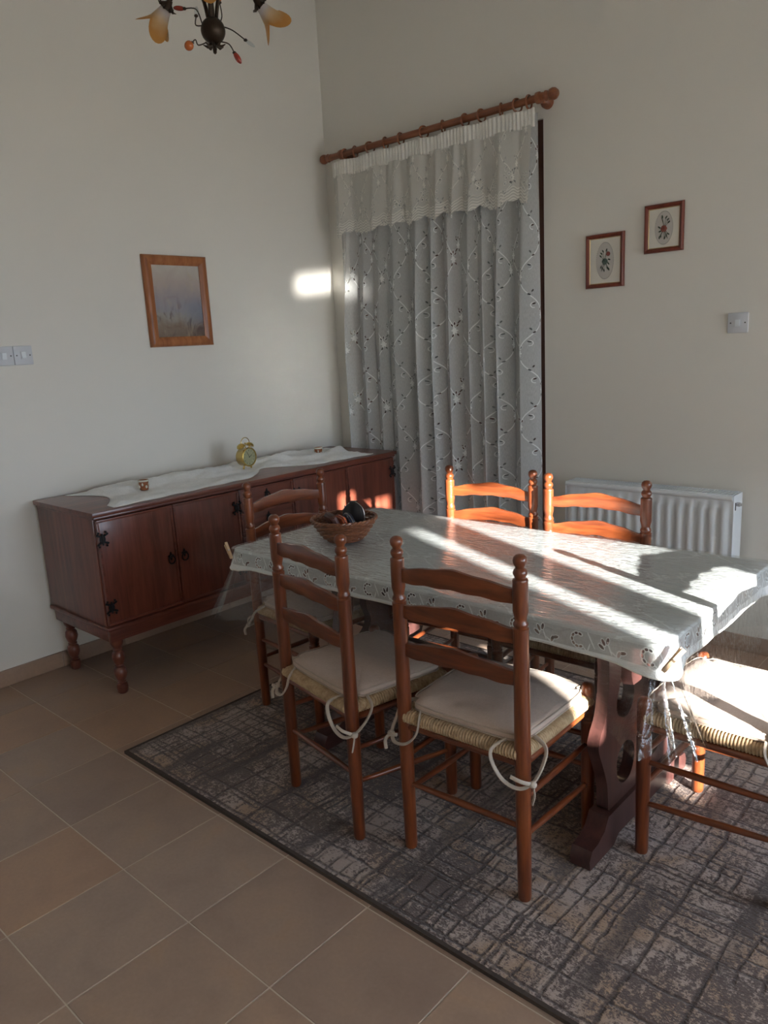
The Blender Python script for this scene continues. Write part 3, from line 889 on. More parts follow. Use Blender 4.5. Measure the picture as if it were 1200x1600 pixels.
# ------------------------------------------------------------------ chairs
def rush_mesh():
    m = MB()
    zt, rr = 0.448, 0.016
    bx, by, fx, fy = 0.186, -0.186, 0.200, 0.186
    C = [(-bx, by), (bx, by), (fx, fy), (-fx, fy)]
    cen = (0.0, 0.01)
    dish = 0.006
    for q in range(4):
        a = Vector((*C[q], 0)); b_ = Vector((*C[(q + 1) % 4], 0))
        e = (b_ - a); L = e.length; e.normalize()
        out = Vector((e.y, -e.x, 0))
        ncord = int(L / 0.0088); per_c = 6; n = ncord * per_c
        cen_v = Vector((*cen, 0))
        h = (cen_v - a).dot(-out)                   # distance from rail to centre
        ca = (cen_v - a).dot(e)
        def fn(t, c, a=a, e=e, out=out, L=L, h=h, ca=ca, ncord=ncord, q=q):
            s_ = t * L
            # inner limit: the diagonal to the centre
            dep = h * (s_ / ca) if s_ < ca else h * (L - s_) / (L - ca)
            dep = max(dep, 0.0)
            ph = s_ / L * ncord
            irr = 0.25 * N3(floor_(ph) * 1.7, q * 5.1)
            ridge = abs(sin(pi * ph)) ** 0.6 * (0.0044 + 0.0016 * irr)
            # path: 0 top at the diagonal -> top edge -> round the rail -> underside
            if c < 0.4:
                f = c / 0.4; d = -dep * (1 - f); ang = 0; base = Vector((0, 0, zt - dish * ss(0, 1, (dep * (1 - f)) / h)))
                nrm = Vector((0, 0, 1))
                p = a + e * s_ + out * d + base
            elif c < 0.85:
                f = (c - 0.4) / 0.45; an = pi / 2 - pi * f
                nrm = out * cos(an) + Vector((0, 0, sin(an)))
                p = a + e * s_ + out * (0.0 + 0.020 * cos(an)) + Vector((0, 0, zt - rr + rr * sin(an)))
            else:
                f = (c - 0.85) / 0.15
                d = -min(dep, 0.09) * f; nrm = Vector((0, 0, -1))
                p = a + e * s_ + out * d + Vector((0, 0, zt - 2 * rr))
            # keep the wrap clear of the corner posts
            return p + nrm * ridge
        m.grid(fn, n, 13)
    return m
def floor_(x): return math.floor(x)

def build_chair():
    r = link('ladder_back_chair', None)
    # back posts
    prof = [(0.0165, 0.0), (0.0185, 0.006), (0.0205, 0.25), (0.0215, 0.45), (0.0205, 0.62), (0.0200, 0.765), (0.0205, 0.770), (0.0205, 0.777), (0.0165, 0.780), (0.0195, 0.787), (0.0185, 0.792), (0.0150, 0.798), (0.0165, 0.808), (0.0198, 0.822),
            (0.0200, 0.86), (0.0195, 0.896), (0.0200, 0.901), (0.0190, 0.905), (0.0135, 0.908), (0.0150, 0.913), (0.0178, 0.918), (0.0180, 0.923), (0.0160, 0.929), (0.0115, 0.934), (0.0125, 0.938), (0.0170, 0.945), (0.0183, 0.953), (0.0165, 0.961), (0.0105, 0.9668), (0.0, 0.969)]
    pm = MB().lathe(prof, 22).mesh('back_post', M_pz)
    for sx in (-1, 1): link('back_post', pm, r, (sx * 0.193, -0.185, 0))
    prof = [(0.0165, 0.0), (0.0185, 0.006), (0.0200, 0.2), (0.0205, 0.352), (0.0210, 0.356), (0.0210, 0.364), (0.0165, 0.368), (0.0200, 0.374), (0.0170, 0.380), (0.0205, 0.388), (0.0210, 0.42), (0.0205, 0.470), (0.0180, 0.480), (0.012, 0.485), (0.0, 0.486)]
    fm = MB().lathe(prof, 22).mesh('front_leg', M_pz)
    for sx in (-1, 1): link('front_leg', fm, r, (sx * 0.201, 0.190, 0))
    # wavy ladder slats
    n = 44; w = 0.176
    def zt(t): c = cos(t * pi / 2) ** 1.4; return 0.017 + 0.024 * c + 0.0022 * cos(t * pi * 3.0) * (1 - abs(t)) ** 0.4 + 0.003
    def zb(t): c = cos(t * pi / 2) ** 1.2; return -0.020 + 0.010 * c + 0.0014 * cos(t * pi * 4.0)
    m = MB(); vs_ = []; fs = []
    for i in range(n + 1):
        t = -1 + 2 * i / n; x = t * w
        y = -0.016 * (1 - t * t)
        for (dy, zz) in ((-0.007, zb(t) + .002), (-0.0055, zt(t)), (0.0055, zt(t)), (0.007, zb(t) + .002), (0.0055, zb(t)), (-0.0055, zb(t))):
            vs_.append((x, y + dy, zz))
    for i in range(n):
        for k in range(6):
            k2 = (k + 1) % 6
            fs.append((i * 6 + k, i * 6 + k2, (i + 1) * 6 + k2, (i + 1) * 6 + k))
    fs += [(0, 1, 2, 3, 4, 5), tuple(n * 6 + k for k in (5, 4, 3, 2, 1, 0))]
    sm_ = m.add(vs_, fs).mesh('slat', M_px)
    for z in (0.858, 0.752, 0.638): link('slat', sm_, r, (0, -0.185, z))
    # stretchers
    def str_(p0, p1, rad, mat):
        p0, p1 = Vector(p0), Vector(p1)
        P = [p0.lerp(p1, t) for t in (0, 0.12, 0.3, 0.5, 0.7, 0.88, 1)]
        MB().tube(P, [rad * k for k in (0.72, 0.82, 0.97, 1.05, 0.97, 0.82, 0.72)], 10).build('stretcher', mat, r)
    for sx in (-1, 1):
        for zb_, zf in ((0.300, 0.292), (0.190, 0.160)):
            str_((sx * 0.193, -0.185, zb_), (sx * 0.201, 0.190, zf), 0.0100, M_py)
    str_((-0.193, -0.185, 0.215), (0.193, -0.185, 0.215), 0.0100, M_px)
    str_((-0.201, 0.190, 0.315), (0.201, 0.190, 0.315), 0.0105, M_px)
    str_((-0.201, 0.190, 0.215), (0.201, 0.190, 0.215), 0.0105, M_px)
    # seat rails below the rush
    for p0, p1, mat in (((-0.193, -0.185, 0.402), (0.193, -0.185, 0.402), M_px), ((-0.201, 0.19, 0.402), (0.201, 0.19, 0.402), M_px), ((-0.193, -0.185, 0.402), (-0.201, 0.19, 0.402), M_py), ((0.193, -0.185, 0.402), (0.201, 0.19, 0.402), M_py)):
        MB().tube([p0, p1], 0.0115, 12).build('seat_rail', mat, r)
    tag(rush_mesh().build('rush_seat', M_rush, r, ang=60), 'woven straw rush seat')
    return r

def cushion_outline():
    pts = [(-0.160, -0.160), (-0.165, -0.185), (0.165, -0.185), (0.160, -0.160), (0.192, -0.135), (0.205, 0.150), (0.175, 0.168), (0.165, 0.205), (-0.165, 0.205), (-0.175, 0.168), (-0.205, 0.150), (-0.192, -0.135)]
    # soft corner notches around the posts
    pts = [(-0.150, -0.178), (0.0, -0.182), (0.150, -0.178), (0.166, -0.150), (0.190, -0.128), (0.196, 0.0), (0.199, 0.140), (0.178, 0.162), (0.164, 0.196), (0.0, 0.204), (-0.164, 0.196), (-0.178, 0.162), (-0.199, 0.140), (-0.196, 0.0), (-0.190, -0.128), (-0.166, -0.150)]
    return [(p.x, p.y) for p in catmull([(a, b_, 0) for a, b_ in pts], 6, True)]
def build_cushion(seed):
    r = link('seat_cushion', None)
    O = cushion_outline(); n = len(O)
    zb, zt = 0.4520, 0.473
    m = MB(); vs_ = []
    rings = [(0.0, zb), (0.5, zb), (0.96, zb + 0.001), (1.0, zb + 0.006), (1.005, (zb + zt) / 2), (1.0, zt - 0.004), (0.975, zt + 0.001), (0.9, zt + 0.005), (0.75, zt + 0.009), (0.5, zt + 0.011), (0.25, zt + 0.012), (0.0, zt + 0.012)]
    for (k, z) in rings:
        for (x, y) in O:
            px, py = x * k, y * k
            dz = 0.0
            if z > zt - 0.006:
                dz = 0.006 * N3(px * 12, py * 12, seed) + 0.0045 * N3(px * 40, py * 12, seed + 5) * ss(0.3, 1, k)
                dz += 0.013 * ss(0.45, 1.0, k) * ss(-0.05, -0.18, y) * abs(N3(px * 45, seed, 2.0))
            vs_.append((px, py, z + dz))
    fs = []
    for q in range(len(rings) - 1):
        for i in range(n):
            j = (i + 1) % n
            fs.append((q * n + i, q * n + j, (q + 1) * n + j, (q + 1) * n + i))
    m.add(vs_, fs).build('pad', M_cush, r, ang=75)
    m = MB()
    for z, k in ((zt - 0.0005, 0.999), (zb + 0.003, 1.0)):
        m.tube([(x * k, y * k, z + (0.005 * N3(x * 12, y * 12, seed) if z > zb + 0.01 else 0)) for x, y in O], 0.0024, 6, True)
    m.build('piping', M_pipe, r)
    for sx in (-1, 1):
        w_ = 0.01 * N3(sx * 3.3, seed)
        P = catmull([(sx * 0.145, -0.172, 0.456), (sx * 0.120, -0.216, 0.440), (sx * 0.125, -0.226, 0.405), (sx * 0.160, -0.228, 0.368 + w_), (sx * 0.205, -0.223, 0.358 + w_), (sx * 0.232, -0.200, 0.375 + w_), (sx * 0.240, -0.165, 0.405), (sx * 0.236, -0.140, 0.440), (sx * 0.196, -0.128, 0.457)], 6)
        t = MB().tube(P, 0.0058, 8, flat=0.55).build('tie', M_tie, r)
        k = MB().sphere((sx * 0.232, -0.205, 0.370 + w_), 0.0115, 10, 7, (1, 1, 0.8))
        k.tube(catmull([(sx * 0.232, -0.205, 0.370 + w_), (sx * 0.244, -0.218, 0.352 + w_), (sx * 0.240, -0.222, 0.325 + w_)], 5), 0.0052, 8, flat=0.5)
        k.tube(catmull([(sx * 0.232, -0.205, 0.370 + w_), (sx * 0.215, -0.232, 0.385 + w_), (sx * 0.185, -0.236, 0.392 + w_)], 5), 0.0052, 8, flat=0.5)
        k.build('knot', M_tie, t)
    return r

CH = [  # centre, yaw, chair label, cushion label
    ((1.994, -1.920), radians(-10.9), 'left of the two ladder-back chairs whose backs face the viewer, turned slightly', 'cushion on the left of the two chairs with their backs to the viewer'),
    ((2.484, -1.876), radians(3.0), 'right of the two ladder-back chairs whose backs face the viewer, nearest the camera', 'cushion on the right of the two chairs with their backs to the viewer'),
    ((1.392, -1.548), radians(-93.3), 'ladder-back chair at the table end beside the sideboard', 'shaded cushion on the chair at the table end by the sideboard'),
    ((1.905, -1.201), radians(186.1), 'sunlit ladder-back chair across the table, in front of the lace curtain', 'cushion on the far chair in front of the lace curtain'),
    ((2.366, -1.210), radians(181.8), 'sunlit ladder-back chair across the table, in front of the white radiator', 'cushion on the far chair in front of the radiator'),
    ((3.042, -1.478), radians(88.4), 'ladder-back chair at the right table end, cut off by the photo edge', 'sunlit cushion on the chair at the right table end'),
]
proto = build_chair()
for i, ((x, y), a, lab, clab) in enumerate(CH):
    o = proto if i == 0 else copy_tree(proto)
    o.location = (x, y, RZT if i != 2 else RZT); o.rotation_euler = (0, 0, a)
    tag(o, 'varnished pine ' + lab if len(lab.split()) < 14 else lab, 'chair', 'ladder-back dining chairs')
    c = build_cushion(3.7 * i + 1)
    c.location = (x, y, RZT); c.rotation_euler = (0, 0, a)
    tag(c, 'beige ' + clab, 'cushion', 'beige tied seat cushions')

# ------------------------------------------------------------------ sideboard
SX, SY0, SY1, SZ = 0.585, -2.085, -0.150, 0.858
sb = thing('sideboard', 'long dark red mahogany sideboard with turned legs and black iron fittings', 'sideboard', (0.0, (SY0 + SY1) / 2, 0))
sy = (SY0 + SY1) / 2; SL = SY1 - SY0
def sbx(nm, x0, x1, y0, y1, z0, z1, mat, par=None, ch=0.003):
    return MB().box(((x0 + x1) / 2, (y0 + y1) / 2 - (sy if par is None else 0), (z0 + z1) / 2), (x1 - x0, y1 - y0, z1 - z0), None, ch).build(nm, mat, par or sb)
XB = 0.022                                 # stands just off the wall
sbx('side_panel', XB, SX - 0.022, SY0, SY0 + 0.02, 0.335, SZ - 0.024, M_mz)
sbx('side_panel', XB, SX - 0.022, SY1 - 0.02, SY1, 0.335, SZ - 0.024, M_mz)
sbx('back_panel', XB, XB + 0.012, SY0 + 0.02, SY1 - 0.02, 0.335, SZ - 0.024, M_my)
sbx('bottom_panel', XB + 0.012, SX - 0.022, SY0 + 0.02, SY1 - 0.02, 0.335, 0.353, M_my)
sbx('top_panel', XB - 0.004, SX + 0.014, SY0 - 0.014, SY1 + 0.014, SZ - 0.022, SZ, M_my, None, 0.006)
sbx('top_moulding', XB, SX + 0.004, SY0 - 0.005, SY1 + 0.005, SZ - 0.034, SZ - 0.0225, M_my, None, 0.004)
# plinth frame with moulded lip and apron
sbx('plinth_moulding', XB, SX + 0.010, SY0 - 0.010, SY1 + 0.010, 0.318, 0.336, M_my, None, 0.006)
for nm, a in (('apron', (SX - 0.03, SX - 0.004, SY0 + 0.004, SY1 - 0.004)), ('apron', (XB + 0.02, SX - 0.031, SY0 + 0.004, SY0 + 0.028)), ('apron', (XB + 0.02, SX - 0.031, SY1 - 0.028, SY1 - 0.004))):
    sbx(nm, *a, 0.262, 0.3175, M_my)
lp = [(0.018, 0.0), (0.024, 0.006), (0.026, 0.03), (0.024, 0.045), (0.017, 0.050), (0.020, 0.056), (0.017, 0.061), (0.024, 0.072), (0.030, 0.095), (0.027, 0.118), (0.018, 0.128), (0.022, 0.134), (0.018, 0.140), (0.024, 0.152), (0.030, 0.172), (0.027, 0.195), (0.018, 0.206), (0.023, 0.213), (0.018, 0.220), (0.026, 0.233), (0.030, 0.245), (0.030, 0.262)]
lm = MB().lathe(lp, 22).mesh('leg', M_mz)
for x in (0.085, SX - 0.045):
    for k in range(2):
        yy = (SY0 + 0.048) if k == 0 else (SY1 - 0.048)
        o = link('leg', lm, sb, (x, yy - sy, 0))
        MB().box((0, 0, 0.285), (0.056, 0.056, 0.046)).build('leg_block', M_mz, o)
FX = SX - 0.021                            # door back plane
def front(nm, y0, y1, z0, z1):
    g = 0.0018
    e = link(nm, None, sb, (FX, (y0 + y1) / 2 - sy, (z0 + z1) / 2))
    w_, h_ = (y1 - y0) - 2 * g, (z1 - z0) - 2 * g
    m = MB().box((0.009, 0, 0), (0.017, w_, h_), None, 0.002)
    m.build('panel', M_mz if nm == 'door' else M_my, e)
    m = MB()
    for (cy, cz, sy_, sz_) in ((0, h_ / 2 - 0.006, w_, 0.012), (0, -h_ / 2 + 0.006, w_, 0.012), (-w_ / 2 + 0.006, 0, 0.012, h_ - 0.024), (w_ / 2 - 0.006, 0, 0.012, h_ - 0.024)):
        m.box((0.019, cy, cz), (0.006, sy_ - 0.002, sz_ - 0.001), None, 0.0015)
    m.build('bead', M_my, e)
    return e
def hinge(par, y, z, flip=1):
    """black iron butterfly strap with four scrolled horns"""
    m = MB()
    P = [(-0.010, -0.018), (0.010, -0.018), (0.014, 0.0), (0.010, 0.018), (-0.010, 0.018), (-0.014, 0.0)]
    m.prism([P], 0.003)
    for sx in (-1, 1):
        for sz in (-1, 1):
            m.tube([(sx * (0.008 + 0.018 * sin(t * 2.6)), sz * (0.014 + 0.020 * t - 0.006 * t * t * 2), 0.0025) for t in [i / 9 for i in range(10)]], [0.0052 - 0.0022 * i / 9 for i in range(10)], 6)
            m.sphere((sx * 0.0175, sz * 0.030, 0.003), 0.0052, 8, 6)
    m.lathe([(0.0035, -0.026), (0.0040, 0.0), (0.0035, 0.026)], 8, T(0, 0, 0.004) @ RX(pi / 2))
    mt = Matrix(((0, 0, 1, 0.0225), (flip, 0, 0, y), (0, 1, 0, z), (0, 0, 0, 1)))
    tag(MB().add(m.v, m.f, mt).build('hinge', M_iron, par), 'black iron scrolled hinge')
def ring_pull(par, y, z):
    m = MB()
    P = []
    for k in range(16):
        a = 2 * pi * k / 16
        rr = 0.017 if k % 4 == 0 else (0.008 if k % 2 == 0 else 0.012)
        P.append((rr * cos(a), 0.012 + rr * 1.25 * sin(a)))
    m.prism([P], 0.003)
    m.sphere((0, 0.012, 0.006), 0.0055, 8, 6)
    m.tube([(0.0165 * cos(a), -0.006 + 0.0185 * sin(a), 0.007) for a in [2 * pi * i / 18 for i in range(18)]], 0.0033, 7, True)
    mt = Matrix(((0, 0, 1, 0.0185), (1, 0, 0, y), (0, 1, 0, z), (0, 0, 0, 1)))
    tag(MB().add(m.v, m.f, mt).build('handle', M_iron, par), 'black iron ring pull')
z0_, z1_ = 0.339, SZ - 0.036
ys = [SY0 + 0.004, -1.702, -1.322, -0.965, -0.555, SY1 - 0.004]
for k, (a, b_) in enumerate(zip(ys[:-1], ys[1:])):
    if k == 2:
        nd = 4; hh = (z1_ - z0_) / nd
        for q in range(nd):
            e = front('drawer', a, b_, z0_ + q * hh, z0_ + (q + 1) * hh)
            ring_pull(e, 0.0, 0.006)
    else:
        e = front('door', a, b_, z0_, z1_)
        left_h = k in (0, 3)
        w_ = b_ - a
        hy = -w_ / 2 + 0.020 if left_h else w_ / 2 - 0.020
        for zz in (0.155, -0.155): hinge(e, hy, zz)
        ring_pull(e, (w_ / 2 - 0.036) if left_h else (-w_ / 2 + 0.036), -0.01)

# things on the sideboard
RUN_Y0, RUN_Y1 = -1.96, -0.30
def run_edges(t):
    """front and back x of the crumpled cloth along its length"""
    back = 0.045 + 0.025 * sin(t * 9 + 1) + 0.05 * ss(0.97, 1.0, t)
    fr = 0.565 - 0.03 * ss(0.0, 0.5, t) - 0.19 * math.exp(-((t - 0.60) / 0.085) ** 2) + 0.02 * ss(0.8, 1, t) + 0.006 * sin(t * 60)
    if t < 0.10: back += 0.0
    return back, fr
def run_fn(a, c):
    b0, f0 = run_edges(a)
    y = RUN_Y0 + (RUN_Y1 - RUN_Y0) * a + ss(0.3, 0.0, a) * (0.10 * sin(pi * min(1.0, c * 1.15)) - 0.02 * c)
    x = b0 + (f0 - b0) * c
    fold = 0.026 * math.exp(-((c - 0.45 - 0.30 * (a - 0.5) - 0.06 * sin(a * 17)) / 0.09) ** 2) + 0.020 * math.exp(-((c - 0.20 + 0.1 * sin(a * 11)) / 0.07) ** 2) * ss(0.3, 0.6, a)
    fold += 0.020 * abs(N3(x * 16, y * 9, 1.5)) + 0.006 * N3(x * 40, y * 22, 4.0) + 0.026 * max(0.0, N3(x * 5, y * 3.4, 8.0))
    flat = ss(0.0, 0.06, c) * ss(1.0, 0.94, c) * ss(0, 0.03, a) * ss(1, 0.97, a)
    # flattened where the clock and the two cups stand
    for (ox, oy, rr) in ((0.275, -1.020, 0.065), (0.315, -1.680, 0.045), (0.300, -0.505, 0.045)):
        d = sqrt((x - ox) ** 2 + (y - oy) ** 2)
        flat *= ss(rr * 0.75, rr * 1.7, d)
    return (x, y - sy, SZ + 0.0022 + fold * flat)
rn = thing('table_runner', 'crumpled white cloth runner lying along the sideboard top', 'table runner', (0, sy, 0))
m = MB().grid(run_fn, 120, 40)
o = m.build('cloth', M_runner, rn, ang=80)
sd = o.modifiers.new('thickness', 'SOLIDIFY'); sd.thickness = 0.0012; sd.offset = 1
for (cc, nm) in ((1.0, 'hem'), (0.0, 'hem')):
    MB().tube([Vector(run_fn(i / 120, cc)) + Vector((0, 0, 0.0008)) for i in range(121)], 0.0022, 5).build(nm, M_tape, rn)
ZR = SZ + 0.0040

ck = thing('alarm_clock', 'round brass twin-bell alarm clock standing on the white runner', 'clock', (0.275, -1.020, ZR), radians(6))
CY = 0.066
MB().lathe([(0.0, -0.034), (0.046, -0.034), (0.050, -0.029), (0.0505, 0.014), (0.053, 0.018), (0.053, 0.026), (0.0475, 0.028), (0.0465, 0.0215), (0.0, 0.0215)], 32, T(0, 0, CY) @ RY(pi / 2)).build('case', M_brass, ck)
dl = MB().lathe([(0.0, 0.0), (0.0455, 0.0), (0.0455, 0.001), (0.0, 0.001)], 32, T(0.0217, 0, CY) @ RY(pi / 2)).build('dial', M_dial, ck)
for k in range(12):
    a = k * pi / 6
    MB().box((0.0231, 0.036 * sin(a), CY + 0.036 * cos(a)), (0.0006, 0.0022, 0.008), None).build('hour_mark', M_ink, dl, rot=None, flat=True) if k in (0, 6) else MB().box((0, 0, 0), (0.0006, 0.0018, 0.007)).build('hour_mark', M_ink, dl, (0.0231, 0.036 * sin(a), CY + 0.036 * cos(a)), (-a, 0, 0), flat=True)
MB().box((0, 0, 0.010), (0.0008, 0.0026, 0.026)).build('hand', M_ink, ck, (0.0240, 0, CY), (-1.1, 0, 0), flat=True)
MB().box((0, 0, 0.014), (0.0008, 0.0020, 0.036)).build('hand', M_ink, ck, (0.0250, 0, CY), (0.5, 0, 0), flat=True)
MB().lathe([(0.0, 0.0), (0.0462, 0.0), (0.0462, 0.001), (0.0, 0.001)], 32, T(0.0270, 0, CY) @ RY(pi / 2)).build('glass', M_glass, ck)
for s_ in (-1, 1):
    mt = T(0, s_ * 0.027, CY + 0.048) @ RX(-s_ * 0.45)
    MB().lathe([(0.004, 0.0), (0.004, 0.009), (0.023, 0.010), (0.024, 0.013), (0.020, 0.022), (0.010, 0.028), (0.0, 0.029)], 20, mt).build('bell', M_brass, ck)
    MB().lathe([(0.003, 0.0), (0.0055, 0.004), (0.004, 0.022), (0.004, 0.03)], 10, T(0.002, s_ * 0.030, 0) @ RX(s_ * 0.35)).build('foot', M_brass, ck)
MB().tube([(0, 0.031 * cos(a), CY + 0.076 + 0.030 * sin(a)) for a in [pi * i / 14 for i in range(15)]], 0.0022, 8).build('handle', M_brass, ck)
MB().tube([(0, 0, CY + 0.05), (0, 0, CY + 0.074)], 0.002, 6).sphere((0, 0, CY + 0.074), 0.005, 8, 6).build('hammer', M_brass, ck)

M_cupg = plain('copper_patterned_glaze', (0.30, 0.10, 0.04), 0.25, 0.5, var=0.6, scale=60, coat=0.4)
M_cupw = plain('cream_glaze', (0.70, 0.66, 0.56), 0.25, 0.5)
def cup(x, y, label):
    e = thing('small_cup', label, 'cup', (x, y, ZR))
    MB().lathe([(0.0, 0.0), (0.018, 0.0), (0.021, 0.004), (0.0225, 0.020), (0.0245, 0.046), (0.0250, 0.050), (0.0235, 0.050), (0.021, 0.020), (0.018, 0.006), (0.0, 0.005)], 22).build('bowl', M_cupg, e)
    m = MB()
    m.lathe([(0.0247, 0.0425), (0.0256, 0.0425), (0.0258, 0.0505), (0.0244, 0.0512), (0.0238, 0.050), (0.0240, 0.043)], 22)
    m.build('rim', M_cupw, e)
    m = MB()
    for k in range(8):
        a = 2 * pi * k / 8
        m.sphere((0.0236 * cos(a), 0.0236 * sin(a), 0.030 if k % 2 else 0.018), 0.006, 8, 6, (0.45 + 0.5 * abs(sin(a)), 0.45 + 0.5 * abs(cos(a)), 1.3))
    m.build('painted_motif', M_cupw, e)
cup(0.315, -1.680, 'tiny copper and cream cup at the near end of the sideboard runner')
cup(0.300, -0.505, 'tiny copper and cream cup near the curtain end of the sideboard')

# ------------------------------------------------------------------ basket of cases
bk = thing('wicker_basket', 'round brown wicker basket on the table holding leather cases', 'basket', (1.617, -1.604, CZ + 0.0062))
M_wick = wood('brown_wicker', 'x', (0.09, 0.03, 0.014), (0.20, 0.07, 0.03), (0.30, 0.12, 0.055), rough=0.4, coat=0.25, scale=3)
nst = 26
m = MB()
rows = 10
def brad(f): return 0.066 + 0.054 * f ** 0.75
for k in range(rows):
    f = k / (rows - 1)
    z = 0.006 + 0.072 * f; rb = brad(f)
    pts = []
    N_ = nst * 6
    for i in range(N_):
        a = 2 * pi * i / N_
        r_ = rb + 0.0032 * cos(a * nst / 2 + pi * k)
        pts.append((r_ * cos(a), r_ * sin(a), z))
    m.tube(pts, 0.0042, 6, True)
m.build('woven_wall', M_wick, bk)
m = MB()
for k in range(nst):
    a = 2 * pi * (k + 0.5) / nst
    m.tube([(brad(f) * cos(a), brad(f) * sin(a), 0.004 + 0.076 * f) for f in [i / 6 for i in range(7)]], 0.0026, 6)
m.build('stakes', M_wick, bk)
m = MB()
for ph in (0, pi):
    m.tube([((0.1225 + 0.003 * cos(a * 18 + ph)) * cos(a), (0.1225 + 0.003 * cos(a * 18 + ph)) * sin(a), 0.084 + 0.003 * sin(a * 18 + ph)) for a in [2 * pi * i / 108 for i in range(108)]], 0.0052, 7, True)
m.build('rim', M_wick, bk)
m = MB()
for k in range(9):
    rr = 0.066 - k * 0.0074
    m.tube([(rr * cos(a), rr * sin(a), 0.0045) for a in [2 * pi * i / 32 for i in range(32)]], 0.0042, 6, True)
m.build('base', M_wick, bk)
ZB = CZ + 0.0062 + 0.010
# outline of a rounded case, thickness along x, standing on edge
def case(name, label, loc, rz, tilt, w, h, t, mat, trim, zipm=None, round_top=False, roll=0.0):
    e = thing(name, label, 'case', loc)
    e.rotation_euler = (Matrix.Rotation(rz, 3, 'Z') @ Matrix.Rotation(tilt, 3, 'Y') @ Matrix.Rotation(roll, 3, 'X')).to_euler()
    r_ = h * 0.45 if round_top else 0.014
    O = [(-w / 2, 0.004), (w / 2, 0.004)] + arc(w / 2 - r_, h - r_, r_, 0, pi / 2, 8) + arc(-w / 2 + r_, h - r_, r_, pi / 2, pi, 8)
    n = len(O); cx, cy = 0, h / 2
    def ring(k, x): return [(x, cx + (a - cx) * k, cy + (b_ - cy) * k) for a, b_ in O]
    m = MB(); vs_ = []; fs = []
    R_ = [ring(0.02, -t / 2), ring(0.86, -t / 2), ring(0.97, -t / 2 + 0.003), ring(1.0, -t / 4), ring(1.0, t / 4), ring(0.97, t / 2 - 0.003), ring(0.86, t / 2), ring(0.02, t / 2)]
    for q in R_: vs_ += q
    for q in range(len(R_) - 1):
        for i in range(n):
            j = (i + 1) % n
            fs.append((q * n + i, q * n + j, (q + 1) * n + j, (q + 1) * n + i))
    m.add(vs_, fs).build('body', mat, e, ang=50)
    m = MB().tube([(0, a * 1.012, cy + (b_ - cy) * 1.012) for a, b_ in O], 0.0018, 6, True)
    m.build('zip' if zipm else 'seam', zipm or trim, e)
    m = MB()
    for sx in (-1, 1):
        m.tube([(sx * (t / 2 - 0.0022), a * 0.95, cy + (b_ - cy) * 0.95) for a, b_ in O], 0.0013, 5, True)
    m.build('stitching', trim, e)
    if zipm:
        MB().box((t * 0.2 + 0.004, w / 2 + 0.003, h * 0.55), (0.003, 0.003, 0.026), None, 0.001).build('zip_pull', zipm, e)
    return e
YA = YAW + radians(24)
def cpos(a, d=0.0):   # a to the viewer's right, d away from the viewer
    return (1.617 + a * cos(YAW) - d * sin(YAW), -1.604 + a * sin(YAW) + d * cos(YAW), ZB)
case('leather_case', 'worn brown leather glasses case leaning at the left of the basket', cpos(-0.010, -0.012), YA, -0.46, 0.088, 0.108, 0.026, M_brownl, M_brownl)
case('leather_case', 'bright orange and brown wallet between the brown and navy cases', cpos(0.012, -0.020), YA, -0.30, 0.078, 0.092, 0.022, M_orange, M_brownl)
case('leather_case', 'dark navy zipped case between the orange wallet and black pouch', cpos(0.036, -0.014), YA, -0.26, 0.092, 0.100, 0.024, M_navy, M_black, M_steel, True)
case('leather_case', 'tall black zipped pouch at the back of the basket', cpos(0.034, 0.050), YAW + radians(72), 0.10, 0.088, 0.126, 0.030, M_black, M_black, M_steel, True)

# ------------------------------------------------------------------ curtain pole and lace curtain
PZ, PY = 2.603, -0.092
pole = thing('curtain_pole', 'brown wooden curtain pole with ball finials above the lace curtain', 'curtain pole', (0.865, PY, PZ))
def px_(x): return x - 0.865
MB().tube([(px_(0.155), 0, 0), (px_(1.60), 0, 0)], 0.0178, 16).build('rod', M_pole, pole)
fin = [(0.0, -0.075), (0.015, -0.073), (0.025, -0.062), (0.028, -0.048), (0.024, -0.034), (0.015, -0.026), (0.022, -0.018), (0.024, -0.010), (0.016, -0.004), (0.020, 0.004), (0.020, 0.016), (0.0165, 0.02)]
for x, s_ in ((0.135, 1), (1.605, -1)):
    MB().lathe(fin, 18, T(px_(x), 0, 0) @ RY(s_ * pi / 2)).build('finial', M_pole, pole)
for x in (0.235, 1.575):
    m = MB()
    m.lathe([(0.020, -0.012), (0.026, -0.009), (0.027, 0.0), (0.026, 0.009), (0.020, 0.012)], 18, T(px_(x), 0, 0) @ RY(pi / 2))
    m.lathe([(0.013, 0.0), (0.013, 0.035), (0.018, 0.040), (0.014, 0.048), (0.028, 0.064), (0.030, 0.0895), (0.0, 0.0900)], 18, T(px_(x), 0, -0.006) @ RX(-pi / 2))
    m.build('bracket', M_pole, pole)

cur = thing('lace_curtain', 'white embroidered lace curtain with a gathered valance over the glazed door', 'curtain', (0.865, PY, 0))
RXS = (0.266, 0.349, 0.466, 0.587, 0.701, 0.865, 0.997, 1.141, 1.243, 1.362, 1.455, 1.521)
rm = MB().tube([(0, 0.0300 * cos(a), 0.0300 * sin(a)) for a in [2 * pi * i / 24 for i in range(24)]], 0.0048, 8, True)
rm.tube([(0, 0, -0.033), (0, 0, -0.046)], 0.0022, 6)
rm = rm.mesh('curtain_ring', M_pole)
for i, x in enumerate(RXS):
    link('curtain_ring', rm, cur, (px_(x), 0, PZ - 0.0065), (0, 0.1 * sin(i * 3.1), 0.35 * sin(i * 2.3)))
CX0, CX1 = 0.182, 1.558
def fold_phase(a): return 2 * pi * (11.3 * a + 0.22 * sin(9 * a) + 0.12 * sin(23 * a + 1))
FULL = 2.55                                  # metres of cloth across
ZT_, ZV, ZB_ = 2.556, 2.482, 0.02
